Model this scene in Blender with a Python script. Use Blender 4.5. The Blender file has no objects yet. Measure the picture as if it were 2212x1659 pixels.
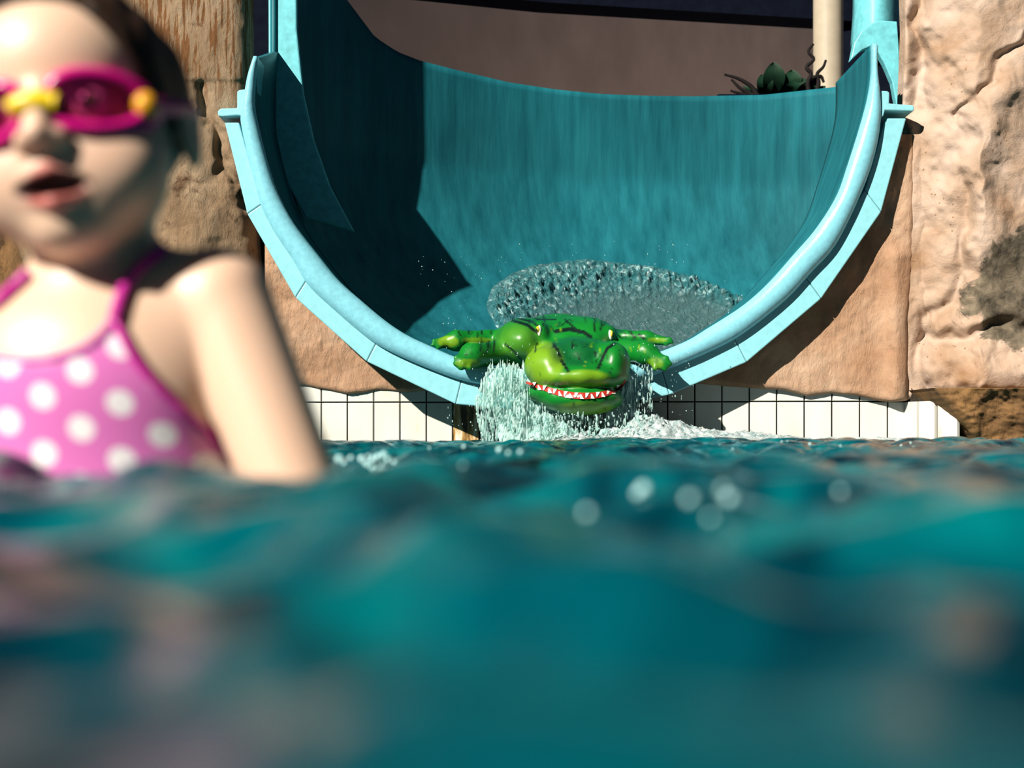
import bpy, math, random
import numpy as np
from mathutils import Vector

random.seed(7)
rng = np.random.default_rng(11)
scene = bpy.context.scene
col = scene.collection

# ------------------------------------------------------------------ camera, world, sun, exposure
F = 2765.0            # focal length in pixels of the 2212x1659 frame
HOR = 931.0           # pixel row of the horizon
CAMZ = 0.04           # the lens floats just above the water
cam_d = bpy.data.cameras.new('camera')
cam_d.sensor_width = 36.0
cam_d.lens = 45.0
cam_d.shift_y = (HOR - 829.5) / 2212.0
cam_d.clip_start = 0.02
cam_d.dof.use_dof = True
cam_d.dof.focus_distance = 4.45
cam_d.dof.aperture_fstop = 3.5
cam = bpy.data.objects.new('camera', cam_d)
cam.location = (0, 0, CAMZ)
cam.rotation_euler = (math.radians(90), 0, 0)
col.objects.link(cam)
scene.camera = cam

world = bpy.data.worlds.new('sky')
scene.world = world
world.use_nodes = True
bg = world.node_tree.nodes['Background']
bg.inputs['Color'].default_value = (0.35, 0.55, 0.95, 1)
bg.inputs['Strength'].default_value = 0.045

SUN = Vector((0.88, 1.0, -0.86)).normalized()
sun_d = bpy.data.lights.new('sun', 'SUN')
sun_d.energy = 7.6
sun_d.angle = math.radians(0.6)
sun_d.color = (1.0, 0.93, 0.82)
sun = bpy.data.objects.new('sun', sun_d)
sun.rotation_euler = (-SUN).to_track_quat('Z', 'Y').to_euler()
sun.location = (-4, -5, 6)
col.objects.link(sun)

vs = scene.view_settings
vs.view_transform = 'Standard'
vs.look = 'None'
vs.exposure = 0.12
vs.gamma = 1.0
vs.use_curve_mapping = False
cy = scene.cycles
cy.max_bounces = 6
cy.diffuse_bounces = 1
cy.glossy_bounces = 3
cy.transmission_bounces = 4
cy.transparent_max_bounces = 12

# ------------------------------------------------------------------ helpers
def P(px, py, Y):
    """the point at distance Y that the photograph shows at pixel (px, py)"""
    return ((px - 1106.0) / F * Y, Y, CAMZ + (HOR - py) / F * Y)

def Pn(px, py, Y):
    px, py, Y = np.broadcast_arrays(np.asarray(px, float), np.asarray(py, float), np.asarray(Y, float))
    return np.stack([(px - 1106.0) / F * Y, Y, CAMZ + (HOR - py) / F * Y], -1)

def thing(name, label, cat, loc=(0, 0, 0), group=None):
    o = bpy.data.objects.new(name, None)
    o.empty_display_size = 0.1
    o.location = loc
    o['label'] = label
    o['category'] = cat
    if group: o['group'] = group
    col.objects.link(o)
    return o

def tag(o, label=None, cat=None, group=None, kind=None):
    if label: o['label'] = label
    if cat: o['category'] = cat
    if group: o['group'] = group
    if kind: o['kind'] = kind
    return o

def world_loc(o):
    v = Vector((0, 0, 0))
    while o is not None:
        v = v + Vector(o.location)
        o = o.parent
    return v

def mesh_obj(name, verts, faces, mat, parent=None, smooth=True, origin=None, colors=None):
    verts = np.asarray(verts, dtype=np.float64).reshape(-1, 3)
    base = np.array(world_loc(parent)) if parent is not None else np.zeros(3)
    og = np.zeros(3) if origin is None else np.array(origin) - base
    me = bpy.data.meshes.new(name)
    vv = verts - base - og
    if isinstance(faces, np.ndarray):
        k = faces.shape[1]
        n = faces.shape[0]
        me.vertices.add(len(vv))
        me.vertices.foreach_set('co', vv.astype(np.float32).ravel())
        me.loops.add(n * k)
        me.loops.foreach_set('vertex_index', faces.astype(np.int32).ravel())
        me.polygons.add(n)
        me.polygons.foreach_set('loop_start', np.arange(0, n * k, k, dtype=np.int32))
        me.polygons.foreach_set('loop_total', np.full(n, k, dtype=np.int32))
        me.update(calc_edges=True)
        me.validate()
    else:
        me.from_pydata(vv.tolist(), [], [list(f) for f in faces])
        me.update()
    if smooth:
        me.polygons.foreach_set('use_smooth', np.ones(len(me.polygons), dtype=bool))
    if colors is not None:
        a = me.color_attributes.new('tint', 'FLOAT_COLOR', 'POINT')
        c4 = np.ones((len(vv), 4), np.float32)
        c4[:, :3] = colors
        a.data.foreach_set('color', c4.ravel())
    me.materials.append(mat)
    o = bpy.data.objects.new(name, me)
    o.location = og
    if parent is not None: o.parent = parent
    col.objects.link(o)
    return o

def grid_faces(n, m, off=0, closed=False):
    i = np.arange(n - 1)[:, None]
    j = np.arange(m if closed else m - 1)[None, :]
    j2 = (j + 1) % m
    a = i * m + j
    b = (i + 1) * m + j
    c = (i + 1) * m + j2
    d = i * m + j2
    return np.stack([a, b, c, d], -1).reshape(-1, 4) + off

def spline(pts, n):
    """Catmull-Rom through pts, n samples at even arc length"""
    p = np.asarray(pts, float)
    q = np.vstack([2 * p[0] - p[1], p, 2 * p[-1] - p[-2]])
    out = []
    t = np.linspace(0, 1, 24, endpoint=False)[:, None]
    for k in range(len(p) - 1):
        a, b, c, d = q[k], q[k + 1], q[k + 2], q[k + 3]
        out.append(0.5 * (2 * b + (c - a) * t + (2 * a - 5 * b + 4 * c - d) * t ** 2 + (3 * b - a - 3 * c + d) * t ** 3))
    out = np.vstack(out + [p[-1:]])
    s = np.r_[0, np.cumsum(np.linalg.norm(np.diff(out, axis=0), axis=1))]
    u = np.linspace(0, s[-1], n)
    return np.stack([np.interp(u, s, out[:, k]) for k in range(out.shape[1])], -1)

# value noise in numpy
_perm = rng.random((64, 64, 64)).astype(np.float32)
def vnoise(x, y, z):
    x, y, z = np.broadcast_arrays(x, y, z)
    xi, yi, zi = np.floor(x).astype(int), np.floor(y).astype(int), np.floor(z).astype(int)
    fx, fy, fz = x - xi, y - yi, z - zi
    fx, fy, fz = fx * fx * (3 - 2 * fx), fy * fy * (3 - 2 * fy), fz * fz * (3 - 2 * fz)
    r = 0
    for a in (0, 1):
        for b in (0, 1):
            for c in (0, 1):
                w = (fx if a else 1 - fx) * (fy if b else 1 - fy) * (fz if c else 1 - fz)
                r = r + w * _perm[(xi + a) % 64, (yi + b) % 64, (zi + c) % 64]
    return r * 2 - 1
def fbm(x, y, z, o=4, g=0.5):
    r, a = 0, 1.0
    for k in range(o):
        r = r + a * vnoise(x * 2 ** k + 7.3 * k, y * 2 ** k + 3.1 * k, z * 2 ** k + 5.7 * k)
        a *= g
    return r

# signed distances and a small surface-nets mesher
def smin(a, b, k):
    h = np.clip(0.5 + 0.5 * (b - a) / k, 0, 1)
    return b + (a - b) * h - k * h * (1 - h)
def smax(a, b, k):
    return -smin(-a, -b, k)
def ell(p, c, r):
    q = [(p[i] - c[i]) / r[i] for i in range(3)]
    k0 = np.sqrt(q[0] ** 2 + q[1] ** 2 + q[2] ** 2) + 1e-9
    k1 = np.sqrt((q[0] / r[0]) ** 2 + (q[1] / r[1]) ** 2 + (q[2] / r[2]) ** 2) + 1e-9
    return k0 * (k0 - 1) / k1
def cap(p, a, b, ra, rb=None):
    rb = ra if rb is None else rb
    ba = [b[i] - a[i] for i in range(3)]
    L = sum(v * v for v in ba)
    h = np.clip(sum((p[i] - a[i]) * ba[i] for i in range(3)) / L, 0, 1)
    d = np.sqrt(sum((p[i] - a[i] - ba[i] * h) ** 2 for i in range(3)))
    return d - (ra + (rb - ra) * h)

def nets(f, lo, hi, h):
    ax = [np.arange(lo[i], hi[i] + h, h, dtype=np.float32) for i in range(3)]
    G = np.meshgrid(*ax, indexing='ij')
    V = f(G).astype(np.float32)
    S = V < 0
    n = V.shape
    cs = tuple(k - 1 for k in n)
    cnt = np.zeros(cs, np.int16)
    acc = np.zeros(cs + (3,), np.float32)
    sl = lambda o: tuple(slice(o[i], o[i] + cs[i]) for i in range(3))
    corners = [(a, b, c) for a in (0, 1) for b in (0, 1) for c in (0, 1)]
    for a in corners:
        for d in range(3):
            if a[d]: continue
            b = list(a); b[d] = 1
            va, vb = V[sl(a)], V[sl(b)]
            m = S[sl(a)] != S[sl(b)]
            t = np.where(m, va / np.where(m, va - vb, 1), 0)
            cnt += m
            for e in range(3):
                acc[..., e] += np.where(m, (t if e == d else float(a[e])), 0)
    act = cnt > 0
    idx = -np.ones(cs, np.int64)
    idx[act] = np.arange(act.sum())
    ijk = np.argwhere(act)
    v = (ijk + acc[act] / cnt[act][:, None]) * h + np.array(lo)
    faces = []
    for d in range(3):
        e, g = (d + 1) % 3, (d + 2) % 3
        s0 = [slice(1, -1)] * 3; s1 = [slice(1, -1)] * 3
        s0[d] = slice(0, -1); s1[d] = slice(1, None)
        A, B = S[tuple(s0)], S[tuple(s1)]
        for flip, M in ((False, A & ~B), (True, ~A & B)):
            q = np.argwhere(M)
            if not len(q): continue
            q = q + 1
            q[:, d] -= 1
            def cell(de, dg):
                r = q.copy(); r[:, e] += de; r[:, g] += dg
                return idx[r[:, 0], r[:, 1], r[:, 2]]
            quad = np.stack([cell(-1, -1), cell(0, -1), cell(0, 0), cell(-1, 0)], -1)
            faces.append(quad[:, ::-1] if flip else quad)
    return v, np.vstack(faces)

def clean(v, f, keep):
    """drop vertices outside keep"""
    f = f[keep[f].all(1)]
    m = -np.ones(len(v), int)
    u = np.unique(f)
    m[u] = np.arange(len(u))
    return v[u], m[f]

def extrude_poly(pts, Y0, Y1, px=True):
    """closed outline given in pixels at depth Y0, carried straight back to Y1"""
    a = [P(x, y, Y0) for x, y in pts] if px else [(x, Y0, z) for x, z in pts]
    b = [(x, Y1, z) for x, _, z in a]
    n = len(a)
    faces = [list(range(n))[::-1], list(range(n, 2 * n))]
    faces += [[i, (i + 1) % n, n + (i + 1) % n, n + i] for i in range(n)]
    return a + b, faces

def box(x0, x1, y0, y1, z0, z1):
    v = [(x, y, z) for z in (z0, z1) for y in (y0, y1) for x in (x0, x1)]
    f = [(0, 2, 3, 1), (4, 5, 7, 6), (0, 1, 5, 4), (2, 6, 7, 3), (0, 4, 6, 2), (1, 3, 7, 5)]
    return v, f

def bevel(o, w, seg=2):
    m = o.modifiers.new('bevel', 'BEVEL')
    m.width = w; m.segments = seg; m.limit_method = 'ANGLE'
    m.angle_limit = math.radians(35)
    return o

def tube(path, radii, n=10):
    path = np.asarray(path, float)
    radii = np.broadcast_to(np.asarray(radii, float), (len(path),))
    t = np.gradient(path, axis=0)
    t /= np.linalg.norm(t, axis=1)[:, None] + 1e-9
    ref = np.array([0, 0, 1.0]) if abs(t[0][2]) < 0.9 else np.array([1.0, 0, 0])
    rows = []
    for k in range(len(path)):
        a = np.cross(t[k], ref); a /= np.linalg.norm(a) + 1e-9
        b = np.cross(a, t[k])
        ang = np.linspace(0, 2 * math.pi, n, endpoint=False)
        rows.append(path[k] + radii[k] * (np.cos(ang)[:, None] * a + np.sin(ang)[:, None] * b))
        ref = b
    v = np.vstack(rows)
    f = grid_faces(len(path), n, closed=True).tolist()
    f.append(list(range(n))[::-1]); f.append(list(range((len(path) - 1) * n, len(path) * n)))
    return v, f

ICO_V = None
def ico():
    t = (1 + 5 ** 0.5) / 2
    v = np.array([(-1, t, 0), (1, t, 0), (-1, -t, 0), (1, -t, 0), (0, -1, t), (0, 1, t), (0, -1, -t), (0, 1, -t), (t, 0, -1), (t, 0, 1), (-t, 0, -1), (-t, 0, 1)]) / math.sqrt(1 + t * t)
    f = np.array([(0, 11, 5), (0, 5, 1), (0, 1, 7), (0, 7, 10), (0, 10, 11), (1, 5, 9), (5, 11, 4), (11, 10, 2), (10, 7, 6), (7, 1, 8), (3, 9, 4), (3, 4, 2), (3, 2, 6), (3, 6, 8), (3, 8, 9), (4, 9, 5), (2, 4, 11), (6, 2, 10), (8, 6, 7), (9, 8, 1)])
    return v, f
def ico2():
    v, f = ico()
    v = list(map(tuple, v)); cache = {}
    def mid(a, b):
        k = (min(a, b), max(a, b))
        if k not in cache:
            m = (np.array(v[a]) + np.array(v[b])); m /= np.linalg.norm(m)
            v.append(tuple(m)); cache[k] = len(v) - 1
        return cache[k]
    g = []
    for a, b, c in f:
        x, y, z = mid(a, b), mid(b, c), mid(c, a)
        g += [(a, x, z), (b, y, x), (c, z, y), (x, y, z)]
    return np.array(v), np.array(g)

def blobs(centres, radii, base=None):
    """many little closed drops in one mesh; radii (n,3)"""
    bv, bf = ico() if base is None else base
    centres = np.asarray(centres, float); radii = np.asarray(radii, float)
    v = (bv[None] * radii[:, None, :] + centres[:, None, :]).reshape(-1, 3)
    f = (bf[None] + (np.arange(len(centres)) * len(bv))[:, None, None]).reshape(-1, 3)
    return v, f

# ------------------------------------------------------------------ materials
def new_mat(name):
    m = bpy.data.materials.new(name)
    m.use_nodes = True
    nt = m.node_tree
    b = nt.nodes['Principled BSDF']
    return m, nt, b
def node(nt, t, **kw):
    n = nt.nodes.new(t)
    for k, v in kw.items():
        if k.startswith('i_'):
            n.inputs[k[2:].replace('_', ' ')].default_value = v
        else:
            setattr(n, k, v)
    return n
def lk(nt, a, b): nt.links.new(a, b)
def ramp(nt, fac, stops):
    r = nt.nodes.new('ShaderNodeValToRGB')
    e = r.color_ramp.elements
    while len(e) < len(stops): e.new(0.5)
    for k, (p, c) in enumerate(stops):
        e[k].position = p; e[k].color = (*c, 1)
    if fac is not None: lk(nt, fac, r.inputs['Fac'])
    return r
def coords(nt, scale=(1, 1, 1)):
    t = nt.nodes.new('ShaderNodeNewGeometry')
    mp = nt.nodes.new('ShaderNodeMapping')
    mp.inputs['Scale'].default_value = scale
    lk(nt, t.outputs['Position'], mp.inputs['Vector'])
    return mp.outputs['Vector']
def noise(nt, vec, scale, detail=4, rough=0.55, dist=0.0):
    n = nt.nodes.new('ShaderNodeTexNoise')
    n.inputs['Scale'].default_value = scale
    n.inputs['Detail'].default_value = detail
    n.inputs['Roughness'].default_value = rough
    n.inputs['Distortion'].default_value = dist
    lk(nt, vec, n.inputs['Vector'])
    return n.outputs['Fac']
def mixc(nt, fac, a, b, mode='MIX'):
    m = nt.nodes.new('ShaderNodeMix')
    m.data_type = 'RGBA'; m.blend_type = mode
    for s, v in ((0, fac), (6, a), (7, b)):
        if hasattr(v, 'is_output'): lk(nt, v, m.inputs[s])
        elif s == 0: m.inputs[0].default_value = v
        else: m.inputs[s].default_value = (*v, 1)
    return m.outputs[2]
def bump(nt, b, h, strength, dist):
    n = nt.nodes.new('ShaderNodeBump')
    n.inputs['Strength'].default_value = strength
    n.inputs['Distance'].default_value = dist
    lk(nt, h, n.inputs['Height'])
    lk(nt, n.outputs['Normal'], b.inputs['Normal'])
    return n

def plain(name, c, rough=0.5, spec=0.5, var=0.0, scale=20, bmp=0.0, metallic=0.0):
    m, nt, b = new_mat(name)
    b.inputs['Roughness'].default_value = rough
    b.inputs['Specular IOR Level'].default_value = spec
    b.inputs['Metallic'].default_value = metallic
    v = coords(nt)
    nz = noise(nt, v, scale)
    lo = tuple(x * (1 - var) for x in c); hi = tuple(min(1, x * (1 + var)) for x in c)
    r = ramp(nt, nz, [(0.3, lo), (0.7, hi)])
    lk(nt, r.outputs['Color'], b.inputs['Base Color'])
    if bmp: bump(nt, b, nz, 0.5, bmp)
    return m

M = {}
M['rim'] = plain('aqua rim paint', (0.22, 0.57, 0.68), 0.28, 0.5, 0.10, 60, 0.0015)
M['band'] = plain('aqua band paint', (0.25, 0.61, 0.68), 0.45, 0.4, 0.08, 40, 0.0008)
M['flange'] = plain('aqua flange paint', (0.16, 0.56, 0.62), 0.35, 0.5, 0.18, 35, 0.001)
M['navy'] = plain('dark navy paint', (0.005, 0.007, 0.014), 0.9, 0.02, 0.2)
M['taupe'] = plain('taupe render', (0.68, 0.56, 0.50), 0.9, 0.1, 0.12, 2.0)
M['cream'] = plain('cream painted steel', (0.42, 0.36, 0.27), 0.5, 0.3, 0.06)
M['grout'] = plain('dark grout', (0.035, 0.028, 0.02), 0.9, 0.1, 0.4, 60)
M['leaf'] = plain('shade darkened leaf', (0.006, 0.03, 0.015), 0.6, 0.2, 0.4, 12)  # roof shade put into the leaf colour
M['twig'] = plain('dark brown twig', (0.008, 0.006, 0.006), 0.8, 0.2, 0.3)
M['concrete'] = plain('pool floor plaster', (0.10, 0.38, 0.40), 0.8, 0.2, 0.1)

# worn teal gelcoat inside the chute: darker than the rim, streaked where the water runs
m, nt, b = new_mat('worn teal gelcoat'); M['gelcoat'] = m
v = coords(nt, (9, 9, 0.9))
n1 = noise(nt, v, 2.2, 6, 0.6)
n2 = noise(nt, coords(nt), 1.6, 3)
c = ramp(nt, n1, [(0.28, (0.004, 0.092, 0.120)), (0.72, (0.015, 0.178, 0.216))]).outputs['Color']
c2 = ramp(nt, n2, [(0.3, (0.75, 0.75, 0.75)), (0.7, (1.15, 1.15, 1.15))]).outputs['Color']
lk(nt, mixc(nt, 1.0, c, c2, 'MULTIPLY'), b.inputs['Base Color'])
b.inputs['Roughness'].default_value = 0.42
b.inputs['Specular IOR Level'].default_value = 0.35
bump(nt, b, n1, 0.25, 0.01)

# glazed tile
m, nt, b = new_mat('white glazed tile'); M['tile'] = m
n1 = noise(nt, coords(nt, (3, 3, 1.2)), 3.5, 5)
c = ramp(nt, n1, [(0.30, (0.56, 0.49, 0.36)), (0.42, (0.64, 0.63, 0.56)), (0.7, (0.67, 0.68, 0.63))]).outputs['Color']
lk(nt, c, b.inputs['Base Color'])
b.inputs['Roughness'].default_value = 0.18
m, nt, b = new_mat('rust stained tile'); M['tile_rust'] = m
n1 = noise(nt, coords(nt, (14, 14, 2.5)), 2.6, 6, 0.65)
c = ramp(nt, n1, [(0.38, (0.05, 0.03, 0.015)), (0.5, (0.45, 0.26, 0.08)), (0.62, (0.83, 0.79, 0.68))]).outputs['Color']
lk(nt, c, b.inputs['Base Color'])
b.inputs['Roughness'].default_value = 0.3

def rock_mat(name, lo, mid, hi, dark, scale, dark_amt, streak=None, bstr=0.6, grain=(1, 1, 0.4)):
    m, nt, b = new_mat(name)
    p = coords(nt)
    n1 = noise(nt, p, scale, 8, 0.6, 0.3)
    c = ramp(nt, n1, [(0.30, lo), (0.5, mid), (0.70, hi)]).outputs['Color']
    n2 = noise(nt, p, scale * 2.7, 8, 0.7, 0.6)
    f2 = ramp(nt, n2, [(dark_amt, (1, 1, 1)), (dark_amt + 0.12, (0, 0, 0))]).outputs['Color']
    c = mixc(nt, f2, c, dark)
    if streak:
        cs, thr = streak
        n3 = noise(nt, coords(nt, (44, 44, 3.2)), 1.4, 5, 0.6)
        f3 = ramp(nt, n3, [(thr, (0, 0, 0)), (thr + 0.05, (1, 1, 1))]).outputs['Color']
        sx = node(nt, 'ShaderNodeSeparateXYZ'); lk(nt, p, sx.inputs[0])
        mr = node(nt, 'ShaderNodeMapRange'); lk(nt, sx.outputs['Z'], mr.inputs[0])
        mr.inputs[1].default_value = 1.22; mr.inputs[2].default_value = 1.36
        mu = node(nt, 'ShaderNodeMath', operation='MULTIPLY')
        lk(nt, f3, mu.inputs[0]); lk(nt, mr.outputs[0], mu.inputs[1])
        c = mixc(nt, mu.outputs[0], c, cs)
    lk(nt, c, b.inputs['Base Color'])
    b.inputs['Roughness'].default_value = 0.85
    b.inputs['Specular IOR Level'].default_value = 0.2
    n4 = noise(nt, coords(nt, grain), 30, 10, 0.7, 0.4)
    bump(nt, b, n4, bstr, 0.03)
    return m
M['rock_brown'] = rock_mat('brown moulded rock', (0.17, 0.10, 0.05), (0.28, 0.19, 0.115), (0.37, 0.28, 0.185), (0.08, 0.04, 0.018), 3.2, 0.32, ((0.16, 0.07, 0.025), 0.50))
M['rock_tan'] = rock_mat('pinkish tan rock', (0.33, 0.18, 0.10), (0.44, 0.27, 0.17), (0.52, 0.36, 0.25), (0.25, 0.15, 0.08), 4.5, 0.28, None, 0.6)
M['rock_pale'] = rock_mat('pale pink beige rock', (0.46, 0.29, 0.16), (0.66, 0.48, 0.36), (0.78, 0.62, 0.50), (0.36, 0.22, 0.12), 2.6, 0.30, None, 0.8)
M['rock_dark'] = rock_mat('dark brown rock', (0.10, 0.055, 0.025), (0.22, 0.12, 0.05), (0.32, 0.17, 0.06), (0.05, 0.03, 0.02), 5, 0.34)  # darker brown, also standing for shadow on the recessed rock

# ------------------------------------------------------------------ the water
_wd = []
for lam, amp, n in ((1.1, 0.0030, 4), (0.55, 0.0032, 5), (0.27, 0.0033, 8), (0.13, 0.0028, 10), (0.065, 0.0010, 12)):
    for k in range(n):
        a = rng.uniform(0, 2 * math.pi)
        l = lam * rng.uniform(0.75, 1.3)
        _wd.append((2 * math.pi / l * math.cos(a), 2 * math.pi / l * math.sin(a), rng.uniform(0, 6.28), amp * rng.uniform(0.6, 1.2)))
def water_h(x, y, fine=True):
    h = np.zeros(np.broadcast(x, y).shape)
    wx = x + 0.03 * np.sin(7 * y + 2 * x)
    wy = y + 0.03 * np.sin(6 * x - 3 * y)
    for kx, ky, ph, a in _wd:
        s = np.sin(kx * wx + ky * wy + ph)
        h = h + a * (s + 0.35 * (s * s - 0.5))
    h = 0.024 * np.tanh(h / 0.024)
    h = h * (1 - 0.45 * np.clip((y - 2.5) / 1.5, 0, 1)) + 0.010 * np.exp(-((x - 0.42) / 0.5) ** 2 - ((y - 3.7) / 0.35) ** 2)      # swell pushed up by the splash
    h = h + 0.014 * np.exp(-((x - 1.3) / 0.7) ** 2 - ((y - 3.4) / 0.4) ** 2)
    h = h + 0.014 * np.exp(-((x + 0.33) / 0.13) ** 2 - ((y - 0.80) / 0.10) ** 2)    # heaped against the girl
    return h
ys = [-1.5, -1.0, -0.6, -0.3, -0.1, 0.0, 0.04, 0.07]
y = 0.085
while y < 4.95:
    ys.append(y); y += min(0.011, max(0.0015, 0.0045 * y))
ys = np.array(ys)
us = np.linspace(-1, 1, 440)
W = 0.62 * np.clip(ys, 0, None) + 0.75
X = W[:, None] * us[None, :]
Yg = np.repeat(ys[:, None], len(us), 1)
Zg = water_h(X, Yg)
m, nt, b = new_mat('teal pool water'); M['water'] = m
b.inputs['Base Color'].default_value = (0.0, 0.155, 0.185, 1)
b.inputs['Roughness'].default_value = 0.03
b.inputs['IOR'].default_value = 1.33
b.inputs['Specular IOR Level'].default_value = 0.17
p = coords(nt)
nz = noise(nt, p, 42, 5, 0.6, 0.5)
bump(nt, b, nz, 0.35, 0.004)
nz2 = noise(nt, coords(nt, (12.0, 6.5, 1.0)), 1.0, 4, 0.5, 0.8)  # light and dark of the waves painted into the base colour
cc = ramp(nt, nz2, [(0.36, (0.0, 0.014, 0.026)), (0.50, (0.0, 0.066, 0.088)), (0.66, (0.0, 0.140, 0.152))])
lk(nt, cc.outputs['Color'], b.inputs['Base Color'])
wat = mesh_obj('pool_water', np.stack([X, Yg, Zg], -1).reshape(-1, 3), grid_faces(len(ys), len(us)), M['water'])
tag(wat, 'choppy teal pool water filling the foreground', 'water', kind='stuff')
if wat.data.polygons[0].normal.z < 0: wat.data.flip_normals()

# ------------------------------------------------------------------ pool wall with its tiles
TM, TY0 = -0.0755, 4.645
def wall_at(px):
    u = (px - 1106.0) / F
    Y = TY0 / (1 - TM * u)
    return u * Y, Y
Yr = wall_at(1750)[1]
dX = 59.6 / F * Yr * Yr / TY0
x_ref = wall_at(1559.4)[0]
corner_x = wall_at(1957)[0]
x_left = wall_at(300)[0]
zg = CAMZ + (HOR - 868.5) / F * TY0         # height of the one horizontal joint seen
wv = [(x_left, TY0 + TM * x_left), (corner_x, TY0 + TM * corner_x)]
# the wall bends towards the camera past the corner
path = [np.array(wv[1])]
cells = []
ds = dX * math.sqrt(1 + TM * TM)
cur = path[0]
for a in (78, 71, 60):
    a = math.radians(a)
    nx = cur + ds * np.array([math.cos(a), -math.sin(a)])
    cells.append((cur.copy(), nx)); path.append(nx); cur = nx
plan = [np.array(wv[0])] + path
vv, ff = [], []
for k, q in enumerate(plan):
    for dy in (0.012, 0.25):
        for z in (-1.2, 0.218 if k < 2 else zg + 0.015):
            vv.append((q[0], q[1] + dy, z))
for k in range(len(plan) - 1):
    a, c = 4 * k, 4 * (k + 1)
    ff += [(a, c, c + 1, a + 1), (a + 2, a + 3, c + 3, c + 2), (a + 1, c + 1, c + 3, a + 3), (a, a + 2, c + 2, c)]
ff += [(0, 1, 3, 2), (4 * len(plan) - 4, 4 * len(plan) - 2, 4 * len(plan) - 1, 4 * len(plan) - 3)]
wall = mesh_obj('wall_back', vv, ff, M['grout'], smooth=False)
tag(wall, 'pool wall of white tiles with dark joints under the slide', 'wall', kind='structure')
TH = 0.20
g = 0.0023
def tile_mesh(w, h):
    v = [(-w / 2, 0, -h / 2), (w / 2, 0, -h / 2), (w / 2, 0, h / 2), (-w / 2, 0, h / 2)]
    e = 0.002
    fr = [(x - math.copysign(e, x), -0.010, z - math.copysign(e, z)) for x, _, z in v]
    v = [(x, 0.004, z) for x, _, z in v] + [(x, -0.008, z) for x, _, z in v] + fr
    f = [(0, 1, 5, 4), (1, 2, 6, 5), (2, 3, 7, 6), (3, 0, 4, 7), (4, 5, 9, 8), (5, 6, 10, 9), (6, 7, 11, 10), (7, 4, 8, 11), (8, 9, 10, 11)]
    me = bpy.data.meshes.new('tile')
    me.from_pydata(v, [], f); me.update()
    return me
tm = tile_mesh(ds - 2 * g, TH - 2 * g)
tm.materials.append(M['tile'])
tm_c = tile_mesh(ds - 0.014, TH - 2 * g); tm_c.materials.append(M['tile'])
TH1 = 0.072
tm_u = tile_mesh(ds - 2 * g, TH1 - 2 * g); tm_u.materials.append(M['tile'])
tm_r = tm.copy(); tm_r.materials.clear(); tm_r.materials.append(M['tile_rust'])
def put_tile(a, c, row, me):
    mid = (a + c) / 2
    o = bpy.data.objects.new('tile', me)
    d = c - a
    o.location = (mid[0], mid[1] + 0.004 + random.uniform(-0.0008, 0.0008), zg - TH / 2 if row == 0 else zg + TH1 / 2)
    o.rotation_euler = (0, 0, math.atan2(d[1], d[0]))
    o.parent = wall
    col.objects.link(o)
k0 = math.floor((wall_at(310)[0] - x_ref) / dX)
k1 = round((corner_x - x_ref) / dX)
for k in range(k0, k1):
    xa, xb = x_ref + k * dX, x_ref + (k + 1) * dX
    a, c = np.array((xa, TY0 + TM * xa)), np.array((xb, TY0 + TM * xb))
    pxm = 1106 + F * a[0] / a[1]
    for row in (0, 1):
        put_tile(a, c, row, (tm_r if abs(pxm - 978) < 25 else tm) if row == 0 else tm_u)
for a, c in cells:
    put_tile(a, c, 0, tm_c)
fl = mesh_obj('floor', *box(-4, 4.5, -2, 5.0, -1.3, -1.2), M['concrete'], smooth=False)
tag(fl, 'teal plaster pool floor', 'floor', kind='structure')

# ------------------------------------------------------------------ shaded building behind the slide
wa, wb = np.array((-1.9, 5.83)), np.array((4.6, 15.2))
wn = np.array((wb[1] - wa[1], -(wb[0] - wa[0]))); wn = wn / np.linalg.norm(wn) * 0.2
q = [wa, wb, wb - wn, wa - wn]
v = [(p_[0], p_[1], z) for z in (-0.2, 5.6) for p_ in q]
o = mesh_obj('wall_rear', v, [(3, 2, 1, 0), (4, 5, 6, 7), (0, 1, 5, 4), (1, 2, 6, 5), (2, 3, 7, 6), (3, 0, 4, 7)], M['taupe'], smooth=False)
tag(o, 'shaded taupe building wall behind the slide', 'wall', kind='structure')
bz = 0.04 + (HOR - 20) / F * 7.3
v = [(-0.6, 6.95, bz), (0.19, 7.18, bz), (2.6, 7.62, bz), (2.6, 7.80, bz), (0.15, 7.36, bz), (-0.6, 7.13, bz)]
n = len(v)
v = v + [(x, y, z + 0.30) for x, y, z in v]
f = [list(range(n)), list(range(n, 2 * n))[::-1]] + [[i, n + i, n + (i + 1) % n, (i + 1) % n] for i in range(n)]
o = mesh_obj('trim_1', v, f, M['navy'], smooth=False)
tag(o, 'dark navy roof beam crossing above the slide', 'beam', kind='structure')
o = mesh_obj('bounce_ground', *box(-4, 8, 6.2, 16.0, -0.2, 0.0), M['taupe'], smooth=False)  # added sunlit ground that bounces light onto the rear wall
tag(o, 'unseen ground added behind the slide to bounce sun onto the wall', 'ground', kind='structure')
t = thing('support_pole', 'cream steel pole rising behind the slide beside the plants', 'pole', (P(1789, 100, 6.7)[0], 6.7, 0))
pv, pf = tube([(t.location.x, 6.7, z) for z in (0, 1, 2, 3, 3.3)], 0.077, 24)
mesh_obj('shaft', pv, pf, M['cream'], t)
pv, pf = tube([(t.location.x, 6.7, z) for z in (0, 0.03)], 0.13, 24)
mesh_obj('base_plate', pv, pf, M['cream'], t, smooth=False)
x0, x1 = P(1812, 0, 7.6)[0], P(1905, 0, 7.6)[0]  # made-up dark slab for the dark void beyond the pole
o = bevel(mesh_obj('dark_slab', *box(x0, x1, 7.55, 7.75, 0, 2.6), M['navy'], smooth=False, origin=(x0, 7.6, 0)), 0.01)
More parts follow.
